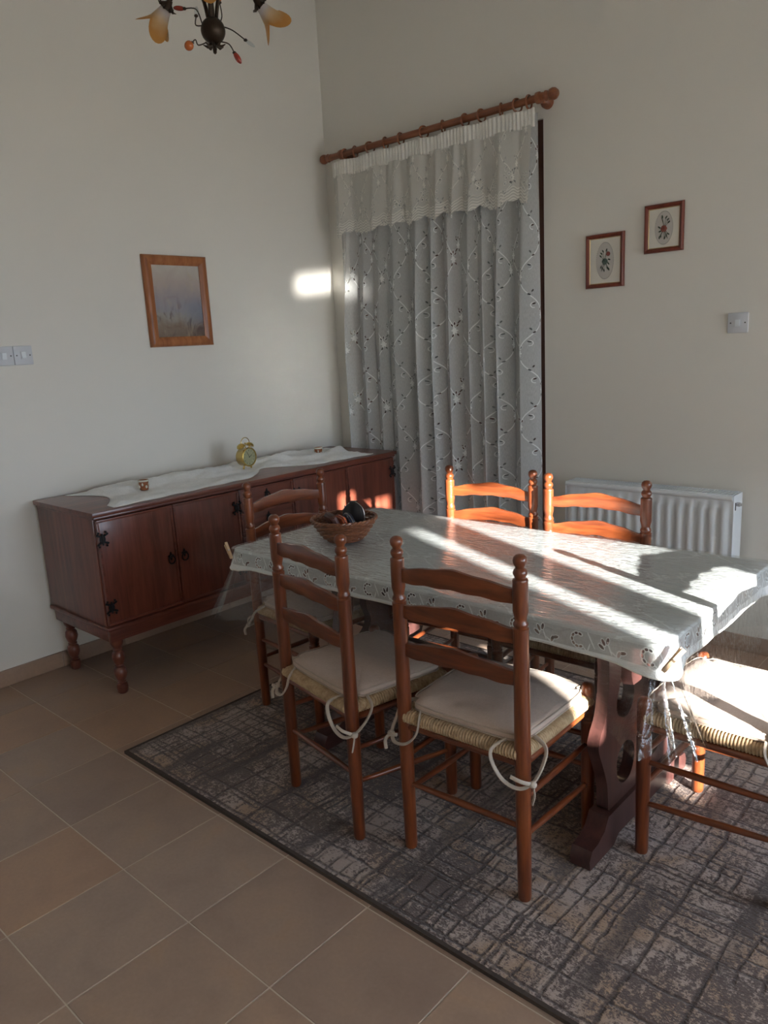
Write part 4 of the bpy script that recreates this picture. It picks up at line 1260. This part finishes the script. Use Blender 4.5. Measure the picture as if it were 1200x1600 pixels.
def cpt(a, v, off=0.0, seed=0.0, amp=1.0):
    """a across 0..1, v height in metres above floor"""
    down = ss(ZT_ - 0.10, 1.4, v)
    A = amp * (0.012 + 0.034 * down)
    ph = fold_phase(a)
    x = CX0 + (CX1 - CX0) * a + 0.012 * down * sin(ph * 2 + 0.6) - 0.05 * down * (1 - a) ** 3
    y = off + A * sin(ph + 0.35 * sin(v * 1.3 + a * 9)) * (0.75 + 0.35 * sin(a * 13 + 2)) + 0.006 * N3(a * 20, v * 1.2, seed)
    return (px_(x), y, v)
NU = 460
m = MB().grid(lambda a, c: cpt(a, ZB_ + (ZT_ - 0.01 - ZB_) * c, 0.008), NU, 46, lambda a, c: (FULL * a + 20, ZB_ + (ZT_ - ZB_) * c + 20))
m.build('sheer_panel', M_lace, cur, ang=180)
def vfold(a): return 2 * pi * (8.6 * a + 0.35 * sin(7 * a + 2) + 0.15 * sin(19 * a))
def vpt(a, c):
    zb_ = 2.152 + 0.016 * sin(vfold(a) + 1.0) - 0.012 * abs(sin(a * FULL * pi / 0.085))
    z = zb_ + (ZV + 0.004 - zb_) * c
    d = 1 - c
    x = CX0 + (CX1 - CX0) * a
    y = -0.030 + (0.006 + 0.020 * d) * sin(vfold(a)) - 0.010 * d + 0.003 * sin(vfold(a) * 2.7) * (1 - d)
    return (px_(x + 0.008 * d * sin(vfold(a) * 2 + 1)), y, z)
m = MB().grid(vpt, NU, 16, lambda a, c: (FULL * a + 20, 0.33 * c))
m.build('valance', M_val, cur, ang=180)
def tpt(a, c):
    z = ZV - 0.006 + (ZT_ + 0.012 - ZV) * c
    ph = 2 * pi * 62 * a + 1.2 * sin(a * 40)
    return (px_(CX0 - 0.002 + (CX1 - CX0 + 0.012) * a), -0.028 + 0.0055 * sin(ph) * (0.75 + 0.25 * cos(c * 9)) + 0.004 * sin(a * 60) , z + 0.004 * sin(a * 31))
m = MB().grid(tpt, 560, 8)
o = m.build('heading_tape', M_tape, cur, ang=180)
sd = o.modifiers.new('thickness', 'SOLIDIFY'); sd.thickness = 0.002; sd.offset = -1

# ------------------------------------------------------------------ radiator
rad = thing('radiator', 'white fluted panel radiator on the wall behind the far chairs', 'radiator', (2.160, 0, 0))
RA0, RA1, RZ0, RZ1 = 1.748 - 2.16, 2.572 - 2.16, 0.165, 0.768
YF, YK = -0.165, -0.042
def flute_profile():
    pts = []
    n = 16; p_ = (RA1 - RA0 - 0.03) / n
    for k in range(n):
        x0 = RA0 + 0.015 + k * p_
        for f, d in ((0.0, 0.0), (0.16, 0.0), (0.30, 1.0), (0.70, 1.0), (0.84, 0.0)):
            pts.append((x0 + f * p_, d))
    pts.append((RA1 - 0.015, 0.0))
    return pts
fp = flute_profile()
def rad_panel(y, sgn):
    m = MB(); vs_ = []; fs = []
    zs = [(RZ0 + 0.002, 0), (RZ0 + 0.040, 0), (RZ0 + 0.060, 1), (RZ1 - 0.075, 1), (RZ1 - 0.052, 0), (RZ1 - 0.010, 0)]
    for z, k in zs:
        for x, d in fp: vs_.append((x, y + sgn * (0.011 * d * k), z))
        
    n = len(fp)
    for q in range(len(zs) - 1):
        for i in range(n - 1): fs.append((q * n + i, q * n + i + 1, (q + 1) * n + i + 1, (q + 1) * n + i))
    return m.add(vs_, fs)
m = rad_panel(YF + 0.012, -1)
m.box(((RA0 + RA1) / 2, YF + 0.018, (RZ0 + RZ1) / 2), (RA1 - RA0 - 0.01, 0.008, RZ1 - RZ0 - 0.02))
m.tube([(RA0 + 0.006, YF + 0.014, RZ1 - 0.014), (RA1 - 0.006, YF + 0.014, RZ1 - 0.014)], 0.011, 10)
m.build('front_panel', M_white, rad)
MB().box(((RA0 + RA1) / 2, YK - 0.012, (RZ0 + RZ1) / 2), (RA1 - RA0 - 0.01, 0.014, RZ1 - RZ0 - 0.03), None, 0.003).build('back_panel', M_white, rad)
for x in (RA0 + 0.002, RA1 - 0.002):
    MB().box((x, (YF + 0.012 + YK) / 2, (RZ0 + RZ1) / 2), (0.005, YK - YF - 0.012, RZ1 - RZ0 - 0.004), None, 0.001).build('side_panel', M_white, rad)
g = link('top_grille', None, rad)
for yy in (YF + 0.020, YK - 0.006):
    MB().box(((RA0 + RA1) / 2, yy, RZ1 - 0.002), (RA1 - RA0 - 0.012, 0.007, 0.005), None, 0.001).build('grille_rail', M_white, g)
gm = MB().box((0, 0, 0), (0.0065, YK - YF - 0.034, 0.004)).mesh('grille_bar', M_white)
ng = 62
for k in range(ng):
    link('grille_bar', gm, g, (RA0 + 0.014 + (RA1 - RA0 - 0.028) * k / (ng - 1), (YF + YK) / 2 + 0.007, RZ1 - 0.003))
m = MB().box(((RA0 + RA1) / 2, (YF + YK) / 2 + 0.005, RZ1 - 0.12), (RA1 - RA0 - 0.03, 0.05, 0.2))
M_fin = plain('grey_convector_fins', (0.30, 0.31, 0.33), 0.5, 0.4)
m.build('convector_fins', M_fin, rad, flat=True)
MB().lathe([(0.010, 0), (0.010, 0.014), (0.006, 0.016), (0.006, 0.022), (0.0, 0.022)], 12, T(RA1 + 0.0005, -0.115, RZ1 - 0.045) @ RY(pi / 2)).build('air_vent', M_steel, rad)
MB().box((RA1 + 0.0016, -0.134, RZ1 - 0.052), (0.003, 0.006, 0.034), None).build('vent_slot', M_screw, rad, flat=True)
for x in (RA0 + 0.10, RA1 - 0.10):
    MB().box((x, -0.018, RZ1 - 0.16), (0.03, 0.034, 0.10), None, 0.002).build('wall_bracket', M_white, rad)
m = MB().tube(catmull([(RA0 - 0.004, -0.10, RZ0 + 0.04), (RA0 - 0.045, -0.10, RZ0 + 0.04), (RA0 - 0.058, -0.10, RZ0 + 0.02), (RA0 - 0.058, -0.10, 0.0)], 4), 0.0085, 10)
m.lathe([(0.012, 0), (0.017, 0.006), (0.017, 0.03), (0.012, 0.036)], 14, T(RA0 - 0.05, -0.10, RZ0 + 0.045))
m.build('valve', M_white, rad)

# ------------------------------------------------------------------ pictures
def frame_prof(w, h, fw_, depth, mat, par, to3):
    """four mitred mouldings; to3(x, z, d) -> point"""
    for k in range(4):
        O = [(-w / 2, -h / 2), (w / 2, -h / 2), (w / 2, h / 2), (-w / 2, h / 2)]
        a, b_ = O[k], O[(k + 1) % 4]
        I = [(x - math.copysign(fw_, x), y - math.copysign(fw_, y)) for x, y in O]
        ia, ib = I[k], I[(k + 1) % 4]
        mid = lambda p, q, f: (p[0] + (q[0] - p[0]) * f, p[1] + (q[1] - p[1]) * f)
        prof = [(0, 0.0), (0, depth * 0.55), (0.12, depth * 0.85), (0.35, depth), (0.65, depth * 0.9), (0.88, depth * 0.62), (1.0, depth * 0.55), (1.0, 0.0)]
        vs_ = []
        for f, d in prof:
            p, q = mid(a, ia, f), mid(b_, ib, f)
            vs_ += [to3(p[0], p[1], d), to3(q[0], q[1], d)]
        n = len(prof)
        fs = [(2 * i, 2 * i + 1, 2 * ((i + 1) % n) + 1, 2 * ((i + 1) % n)) for i in range(n)]
        fs += [tuple(2 * i for i in range(n)), tuple(2 * i + 1 for i in reversed(range(n)))]
        m = MB().add(vs_, fs)
        bm = bmesh.new(); q = m.mesh('frame_side', mat); bm.from_mesh(q); bmesh.ops.recalc_face_normals(bm, faces=bm.faces[:]); bm.to_mesh(q); bm.free()
        link('frame_side', q, par)

def seascape_mat():
    """a soft abstract wash: grey-mauve sky, blue and ochre haze, brown water"""
    b = NB('hazy_painted_print')
    co = b.coord('Object')
    sep = b.n('SeparateXYZ', {0: co})
    z = sep.outputs[2]; y = sep.outputs[1]
    w = b.ma('MULTIPLY', b.ma('SUBTRACT', b.noise(co, 9, 5, 0.6, 0.8), 0.5), 0.16)
    t = b.mr(b.ma('ADD', z, w), -0.20, 0.20)
    c = b.ramp(t, [(0.0, (0.17, 0.115, 0.085)), (0.18, (0.26, 0.20, 0.155)), (0.30, (0.36, 0.33, 0.29)), (0.40, (0.33, 0.32, 0.36)), (0.58, (0.38, 0.335, 0.345)), (0.75, (0.47, 0.40, 0.37)), (1.0, (0.60, 0.57, 0.51))])
    n2 = b.noise(b.coord('Object', (1, 1, 0.6)), 14, 4, 0.6, 1.0)
    c = b.mix(b.mr(n2, 0.55, 0.75, 0, 0.5), c, (0.52, 0.43, 0.29))
    n3 = b.noise(b.coord('Object', (1, 1, 0.5), loc=(0, 3, 1)), 11, 3, 0.6, 1.5)
    low = b.mr(z, 0.02, -0.09, 0.0, 1.0)
    c = b.mix(b.ma('MULTIPLY', b.mr(n3, 0.52, 0.62, 0, 0.8), low), c, (0.11, 0.065, 0.06))
    right = b.mr(y, 0.0, 0.13, 0.0, 0.7)
    band = b.ma('MULTIPLY', b.mr(z, 0.03, -0.04, 0, 1), b.mr(z, -0.14, -0.08, 0, 1))
    c = b.mix(b.ma('MULTIPLY', right, band), c, (0.20, 0.24, 0.34))
    return b.done(b.bsdf(c, 0.5, 0.3))
pl = thing('framed_picture', 'orange oak framed misty painting print hanging above the sideboard', 'picture', (0.0, -1.1735, 1.774))
t3 = lambda x, z, d: (0.004 + d, x, z)
frame_prof(0.391, 0.468, 0.050, 0.024, M_frame_oak, pl, t3)
MB().box((0.008, 0, 0), (0.006, 0.31, 0.385)).build('print', seascape_mat(), pl, flat=True)
MB().box((0.0145, 0, 0), (0.002, 0.297, 0.374)).build('glass', M_glass2, pl, flat=True)
pl.rotation_euler = (0, 0, 0)

M_mat = plain('ivory_mount_board', (0.80, 0.77, 0.70), 0.7, 0.2, var=0.02)
M_oval = plain('grey_oval_ground', (0.60, 0.57, 0.54), 0.8, 0.2, var=0.05)
M_dots = plain('grey_oval_border', (0.26, 0.25, 0.24), 0.8, 0.2)
M_slip = plain('gold_slip', (0.62, 0.45, 0.22), 0.35, 0.5, 0.7)
M_leaf = plain('dark_green_thread', (0.045, 0.065, 0.038), 0.8, 0.2, var=0.3, scale=90)
M_rose = plain('dusty_red_thread', (0.28, 0.075, 0.055), 0.8, 0.2, var=0.4, scale=120)
M_teal = plain('grey_green_thread', (0.10, 0.145, 0.125), 0.8, 0.2, var=0.4, scale=120)
def botanical(x0, x1, z0, z1, label, flip, main):
    e = thing('framed_picture', label, 'picture', ((x0 + x1) / 2, 0, (z0 + z1) / 2))
    w, h = x1 - x0, z1 - z0
    t3 = lambda x, z, d: (x, -0.003 - d, z)
    frame_prof(w, h, 0.018, 0.017, M_frame_red, e, t3)
    frame_prof(w - 0.036, h - 0.036, 0.004, 0.009, M_slip, e, t3)
    MB().box((0, -0.0055, 0), (w - 0.03, 0.005, h - 0.03)).build('mount', M_mat, e, flat=True)
    a, c = 0.043 * w / 0.19, 0.078 * h / 0.23
    mt = Matrix(((1, 0, 0, 0), (0, 0, -1, -0.0081), (0, 1, 0, 0), (0, 0, 0, 1)))
    el = [(a * cos(t), c * sin(t)) for t in [2 * pi * i / 40 for i in range(40)]]
    MB().prism([el], 0.0008, mt).build('oval_panel', M_oval, e)
    m = MB()
    for i in range(56):
        t = 2 * pi * i / 56
        m.sphere((a * cos(t), -0.0092, c * sin(t)), 0.0016, 6, 4)
    m.build('oval_border', M_dots, e)
    # sprig: stem, leaves and blooms as raised stitching
    st = MB()
    st.tube([(-0.018 * flip, -0.0094, -0.048), (-0.004 * flip, -0.0094, -0.015), (0.004 * flip, -0.0094, 0.020), (0.012 * flip, -0.0094, 0.045)], 0.0012, 5)
    rnd = random.Random(5 + flip)
    lf = MB()
    for k, (lx, lz) in enumerate(((-0.018, 0.034), (-0.010, 0.044), (-0.022, 0.022), (0.018, -0.014), (0.022, 0.004), (-0.012, -0.034), (0.014, -0.034), (-0.020, -0.028), (0.020, -0.040), (-0.004, -0.044), (0.008, 0.048))):
        an = atan2(lz, lx * flip)
        r_ = sqrt(lx * lx + lz * lz)
        st.tube([(0, -0.0094, 0), (lx * flip * 0.9, -0.0094, lz * 0.9)], 0.0008, 4)
        lf.sphere((0, 0, 0), 0.0075, 8, 6, (1.0, 0.14, 0.45), T(lx * flip, -0.0096, lz) @ RY(-(an + rnd.uniform(-0.6, 0.6))))
    st.build('stem', M_leaf, e)
    lf.build('leaves', M_leaf, e)
    fl_ = MB(); 
    for k in range(6):
        t = 2 * pi * k / 6
        fl_.sphere((0.008 * cos(t), -0.0100, -0.004 + 0.008 * sin(t)), 0.0075, 8, 6, (1, 0.2, 1))
    fl_.sphere((0, -0.0105, -0.004), 0.0065, 8, 6, (1, 0.35, 1))
    fl_.build('bloom', M_teal if main else M_rose, e)
    if main:
        MB().sphere((0.017 * flip, -0.0100, 0.030), 0.0105, 9, 6, (1, 0.2, 1)).build('bloom', M_rose, e)
    MB().box((0, -0.0115, 0), (w - 0.042, 0.0016, h - 0.042)).build('glass', M_glass2, e, flat=True)
botanical(1.7835, 1.980, 1.7055, 1.954, 'lower left of two small red-framed embroidered flower pictures, two blooms', 1, True)
botanical(2.077, 2.258, 1.8370, 2.047, 'upper right of two small red-framed embroidered flower pictures, single red bloom', -1, False)

# ------------------------------------------------------------------ light switches
def switch(loc, rz, label, pos=1):
    e = thing('light_switch', label, 'light switch', loc, rz, 'white rocker switches')
    MB().box((0, -0.0050, 0), (0.086, 0.0098, 0.086), None, 0.004).build('plate', M_plate, e)
    MB().box((0, -0.0110, 0), (0.026, 0.003, 0.036), None, 0.001).build('rocker_frame', M_plate, e)
    k = MB().box((0, -0.0132, 0), (0.020, 0.005, 0.029), None, 0.001).build('rocker', M_white, e)
    k.rotation_euler = (0.09 * pos, 0, 0)
    for sx in (-1, 1):
        MB().lathe([(0.0, 0), (0.0032, 0), (0.0030, 0.0012), (0.0, 0.0014)], 12, T(sx * 0.0302, -0.0099, 0) @ RX(pi / 2)).build('screw', M_screw, e)
switch((2.507, 0, 1.505), 0, 'white light switch on the wall right of the flower pictures')
switch((0, -2.034, 1.531), pi / 2, 'right one of the paired light switches on the sideboard wall', -1)
switch((0, -2.121, 1.531), pi / 2, 'left one of the paired light switches, cut by the photo edge')

# ------------------------------------------------------------------ chandelier
M_bronze = plain('dark_bronze', (0.045, 0.030, 0.020), 0.42, 0.5, 0.75, var=0.3, scale=60)
def shade_mat():
    b = NB('amber_tipped_frosted_glass')
    z = b.n('SeparateXYZ', {0: b.n('TexCoord').outputs['UV']}).outputs[1]
    n_ = b.ma('MULTIPLY', b.ma('SUBTRACT', b.noise(b.coord('Object'), 30, 3), 0.5), 0.25)
    c = b.ramp(b.ma('ADD', z, n_), [(0.25, (0.62, 0.58, 0.58)), (0.55, (0.66, 0.50, 0.30)), (0.85, (0.55, 0.27, 0.07))])
    d = b.bsdf(c, 0.3, 0.5)
    t = b.n('BsdfTranslucent', {'Color': c}).outputs[0]
    return b.done(b.n('MixShader', {0: 0.45, 1: d, 2: t}).outputs[0])
M_shade = shade_mat()
M_amber = plain('amber_glass_bead', (0.50, 0.13, 0.03), 0.15, 0.6, var=0.3)
M_red = plain('red_glass_bead', (0.30, 0.035, 0.02), 0.15, 0.6, var=0.3)
M_crys = glass_mat('clear_crystal', (0.9, 0.93, 0.95))
HUB = Vector((1.700, -2.078, 2.400))
chn = thing('chandelier', 'dark bronze chandelier with amber tulip glass shades and hanging beads', 'chandelier', HUB)
MB().sphere((0, 0, 0), 0.035, 20, 14).build('hub', M_bronze, chn)
m = MB().lathe([(0.0, -0.062), (0.005, -0.058), (0.006, -0.048), (0.004, -0.042), (0.010, -0.034), (0.0, -0.032)], 12)
for k in range(8):
    a = 2 * pi * k / 8
    m.tube([(0.006 * cos(a), 0.006 * sin(a), -0.036), (0.020 * cos(a), 0.020 * sin(a), -0.042), (0.032 * cos(a), 0.032 * sin(a), -0.036)], [0.004, 0.0045, 0.001], 6)
m.build('finial', M_bronze, chn)
MB().tube([(0, 0, 0.03), (0, 0, 0.42)], 0.0085, 12).build('stem', M_bronze, chn)
m = MB()
for k in range(20):
    z = 0.435 + k * 0.035
    R_ = RZ(pi / 2 * (k % 2))
    m.tube([(R_ @ Vector((0.009 * cos(a), 0, 0.021 * sin(a)))) + Vector((0, 0, z)) for a in [2 * pi * i / 12 for i in range(12)]], 0.0026, 6, True)
m.build('chain', M_bronze, chn)
MB().lathe([(0.0, ZC - HUB.z - 0.055), (0.02, ZC - HUB.z - 0.05), (0.05, ZC - HUB.z - 0.02), (0.055, ZC - HUB.z - 0.001), (0, ZC - HUB.z - 0.001)], 20).build('ceiling_rose', M_bronze, chn)
def shade_mesh():
    m = MB(); m.uv = {}
    nu, nv = 36, 12
    vs_ = []
    for j in range(nv + 1):
        t = j / nv
        for i in range(nu):
            a = 2 * pi * i / nu
            lobe = (0.5 + 0.5 * cos(a * 3)) ** 0.6
            r_ = 0.016 + 0.022 * t ** 1.3 + 0.026 * ss(0.62, 1.0, t) * lobe
            L = 0.070 * t + 0.030 * ss(0.55, 1, t) * lobe - 0.012 * ss(0.7, 1, t) * (1 - lobe)
            vs_.append((r_ * cos(a), r_ * sin(a), -L))
            m.uv[len(vs_) - 1] = (i / nu, t)
    fs = [(j * nu + i, j * nu + (i + 1) % nu, (j + 1) * nu + (i + 1) % nu, (j + 1) * nu + i) for j in range(nv) for i in range(nu)]
    m.add(vs_, fs)
    return m.mesh('shade', M_shade, 80)
SHM = shade_mesh()
cupm = MB().lathe([(0.0, 0.016), (0.007, 0.015), (0.010, 0.006), (0.017, 0.0), (0.019, -0.010), (0.012, -0.006), (0.0, -0.004)], 16)
for k in range(7):
    a = 2 * pi * k / 7
    cupm.tube([(0.012 * cos(a), 0.012 * sin(a), 0.0), (0.022 * cos(a), 0.022 * sin(a), -0.008), (0.030 * cos(a), 0.030 * sin(a), -0.004)], [0.004, 0.004, 0.0008], 5)
cupm = cupm.mesh('shade_holder', M_bronze)
vr = Vector((cos(YAW), sin(YAW), 0)); vf = Vector((-sin(YAW), cos(YAW), 0))
for k, deg in enumerate((154, 34, 274)):
    d = vr * cos(radians(deg)) + vf * sin(radians(deg))
    P = [Vector((0, 0, 0.028)) + d * 0.012, Vector((0, 0, 0.100)) + d * 0.030, Vector((0, 0, 0.145)) + d * 0.075, Vector((0, 0, 0.128)) + d * 0.118, Vector((0, 0, 0.098)) + d * 0.152]
    ar = MB().tube(catmull(P, 6), 0.0055, 8).build('arm', M_bronze, chn)
    tip = P[-1]
    q = (P[-2] - P[-1]).normalized().to_track_quat('Z', 'Y')
    o = link('shade_holder', cupm, ar, tip); o.rotation_euler = q.to_euler()
    o = link('shade', SHM, ar, tip + (P[-1] - P[-2]).normalized() * 0.004); o.rotation_euler = q.to_euler(); o.scale = (0.9, 0.9, 0.9)
def tendril(deg, pts, bead, mat, sc=(1, 1, 1.0), r_=0.010):
    d = vr * cos(radians(deg)) + vf * sin(radians(deg))
    P = [d * a + Vector((0, 0, z)) for a, z in pts]
    t = MB().tube(catmull(P, 5), 0.0018, 6).build('tendril', M_bronze, chn)
    e = P[-1]; dr = (P[-1] - P[-2]).normalized()
    MB().sphere((0, 0, 0), r_, 12, 8, sc, Matrix.Translation(e + dr * r_ * sc[2] * 0.9) @ dr.to_track_quat('Z', 'Y').to_matrix().to_4x4()).build(bead, mat, t)
    MB().sphere((0, 0, 0), 0.006, 8, 6, (1, 1, 0.7), Matrix.Translation(e)).build('bead_cap', M_bronze, t)
tendril(190, ((0.020, -0.030), (0.045, -0.038), (0.052, -0.024), (0.062, -0.032)), 'bead', M_amber, (1, 1, 1.05), 0.013)
tendril(12, ((0.020, -0.028), (0.042, -0.034), (0.055, -0.056)), 'bead', M_red, (0.62, 0.62, 1.35), 0.013)
tendril(5, ((0.028, 0.010), (0.055, 0.000), (0.090, -0.026)), 'crystal', M_crys, (0.5, 0.5, 1.5), 0.011)
tendril(170, ((0.030, 0.018), (0.045, 0.060), (0.080, 0.066)), 'bead', M_red, (0.55, 0.55, 1.5), 0.012)
tendril(60, ((0.025, 0.02), (0.045, 0.05), (0.040, 0.085)), 'bead', M_amber, (0.6, 0.6, 1.3), 0.012)
tendril(215, ((0.030, 0.008), (0.052, 0.006), (0.048, 0.030)), 'crystal', M_crys, (0.6, 0.6, 1.3), 0.010)
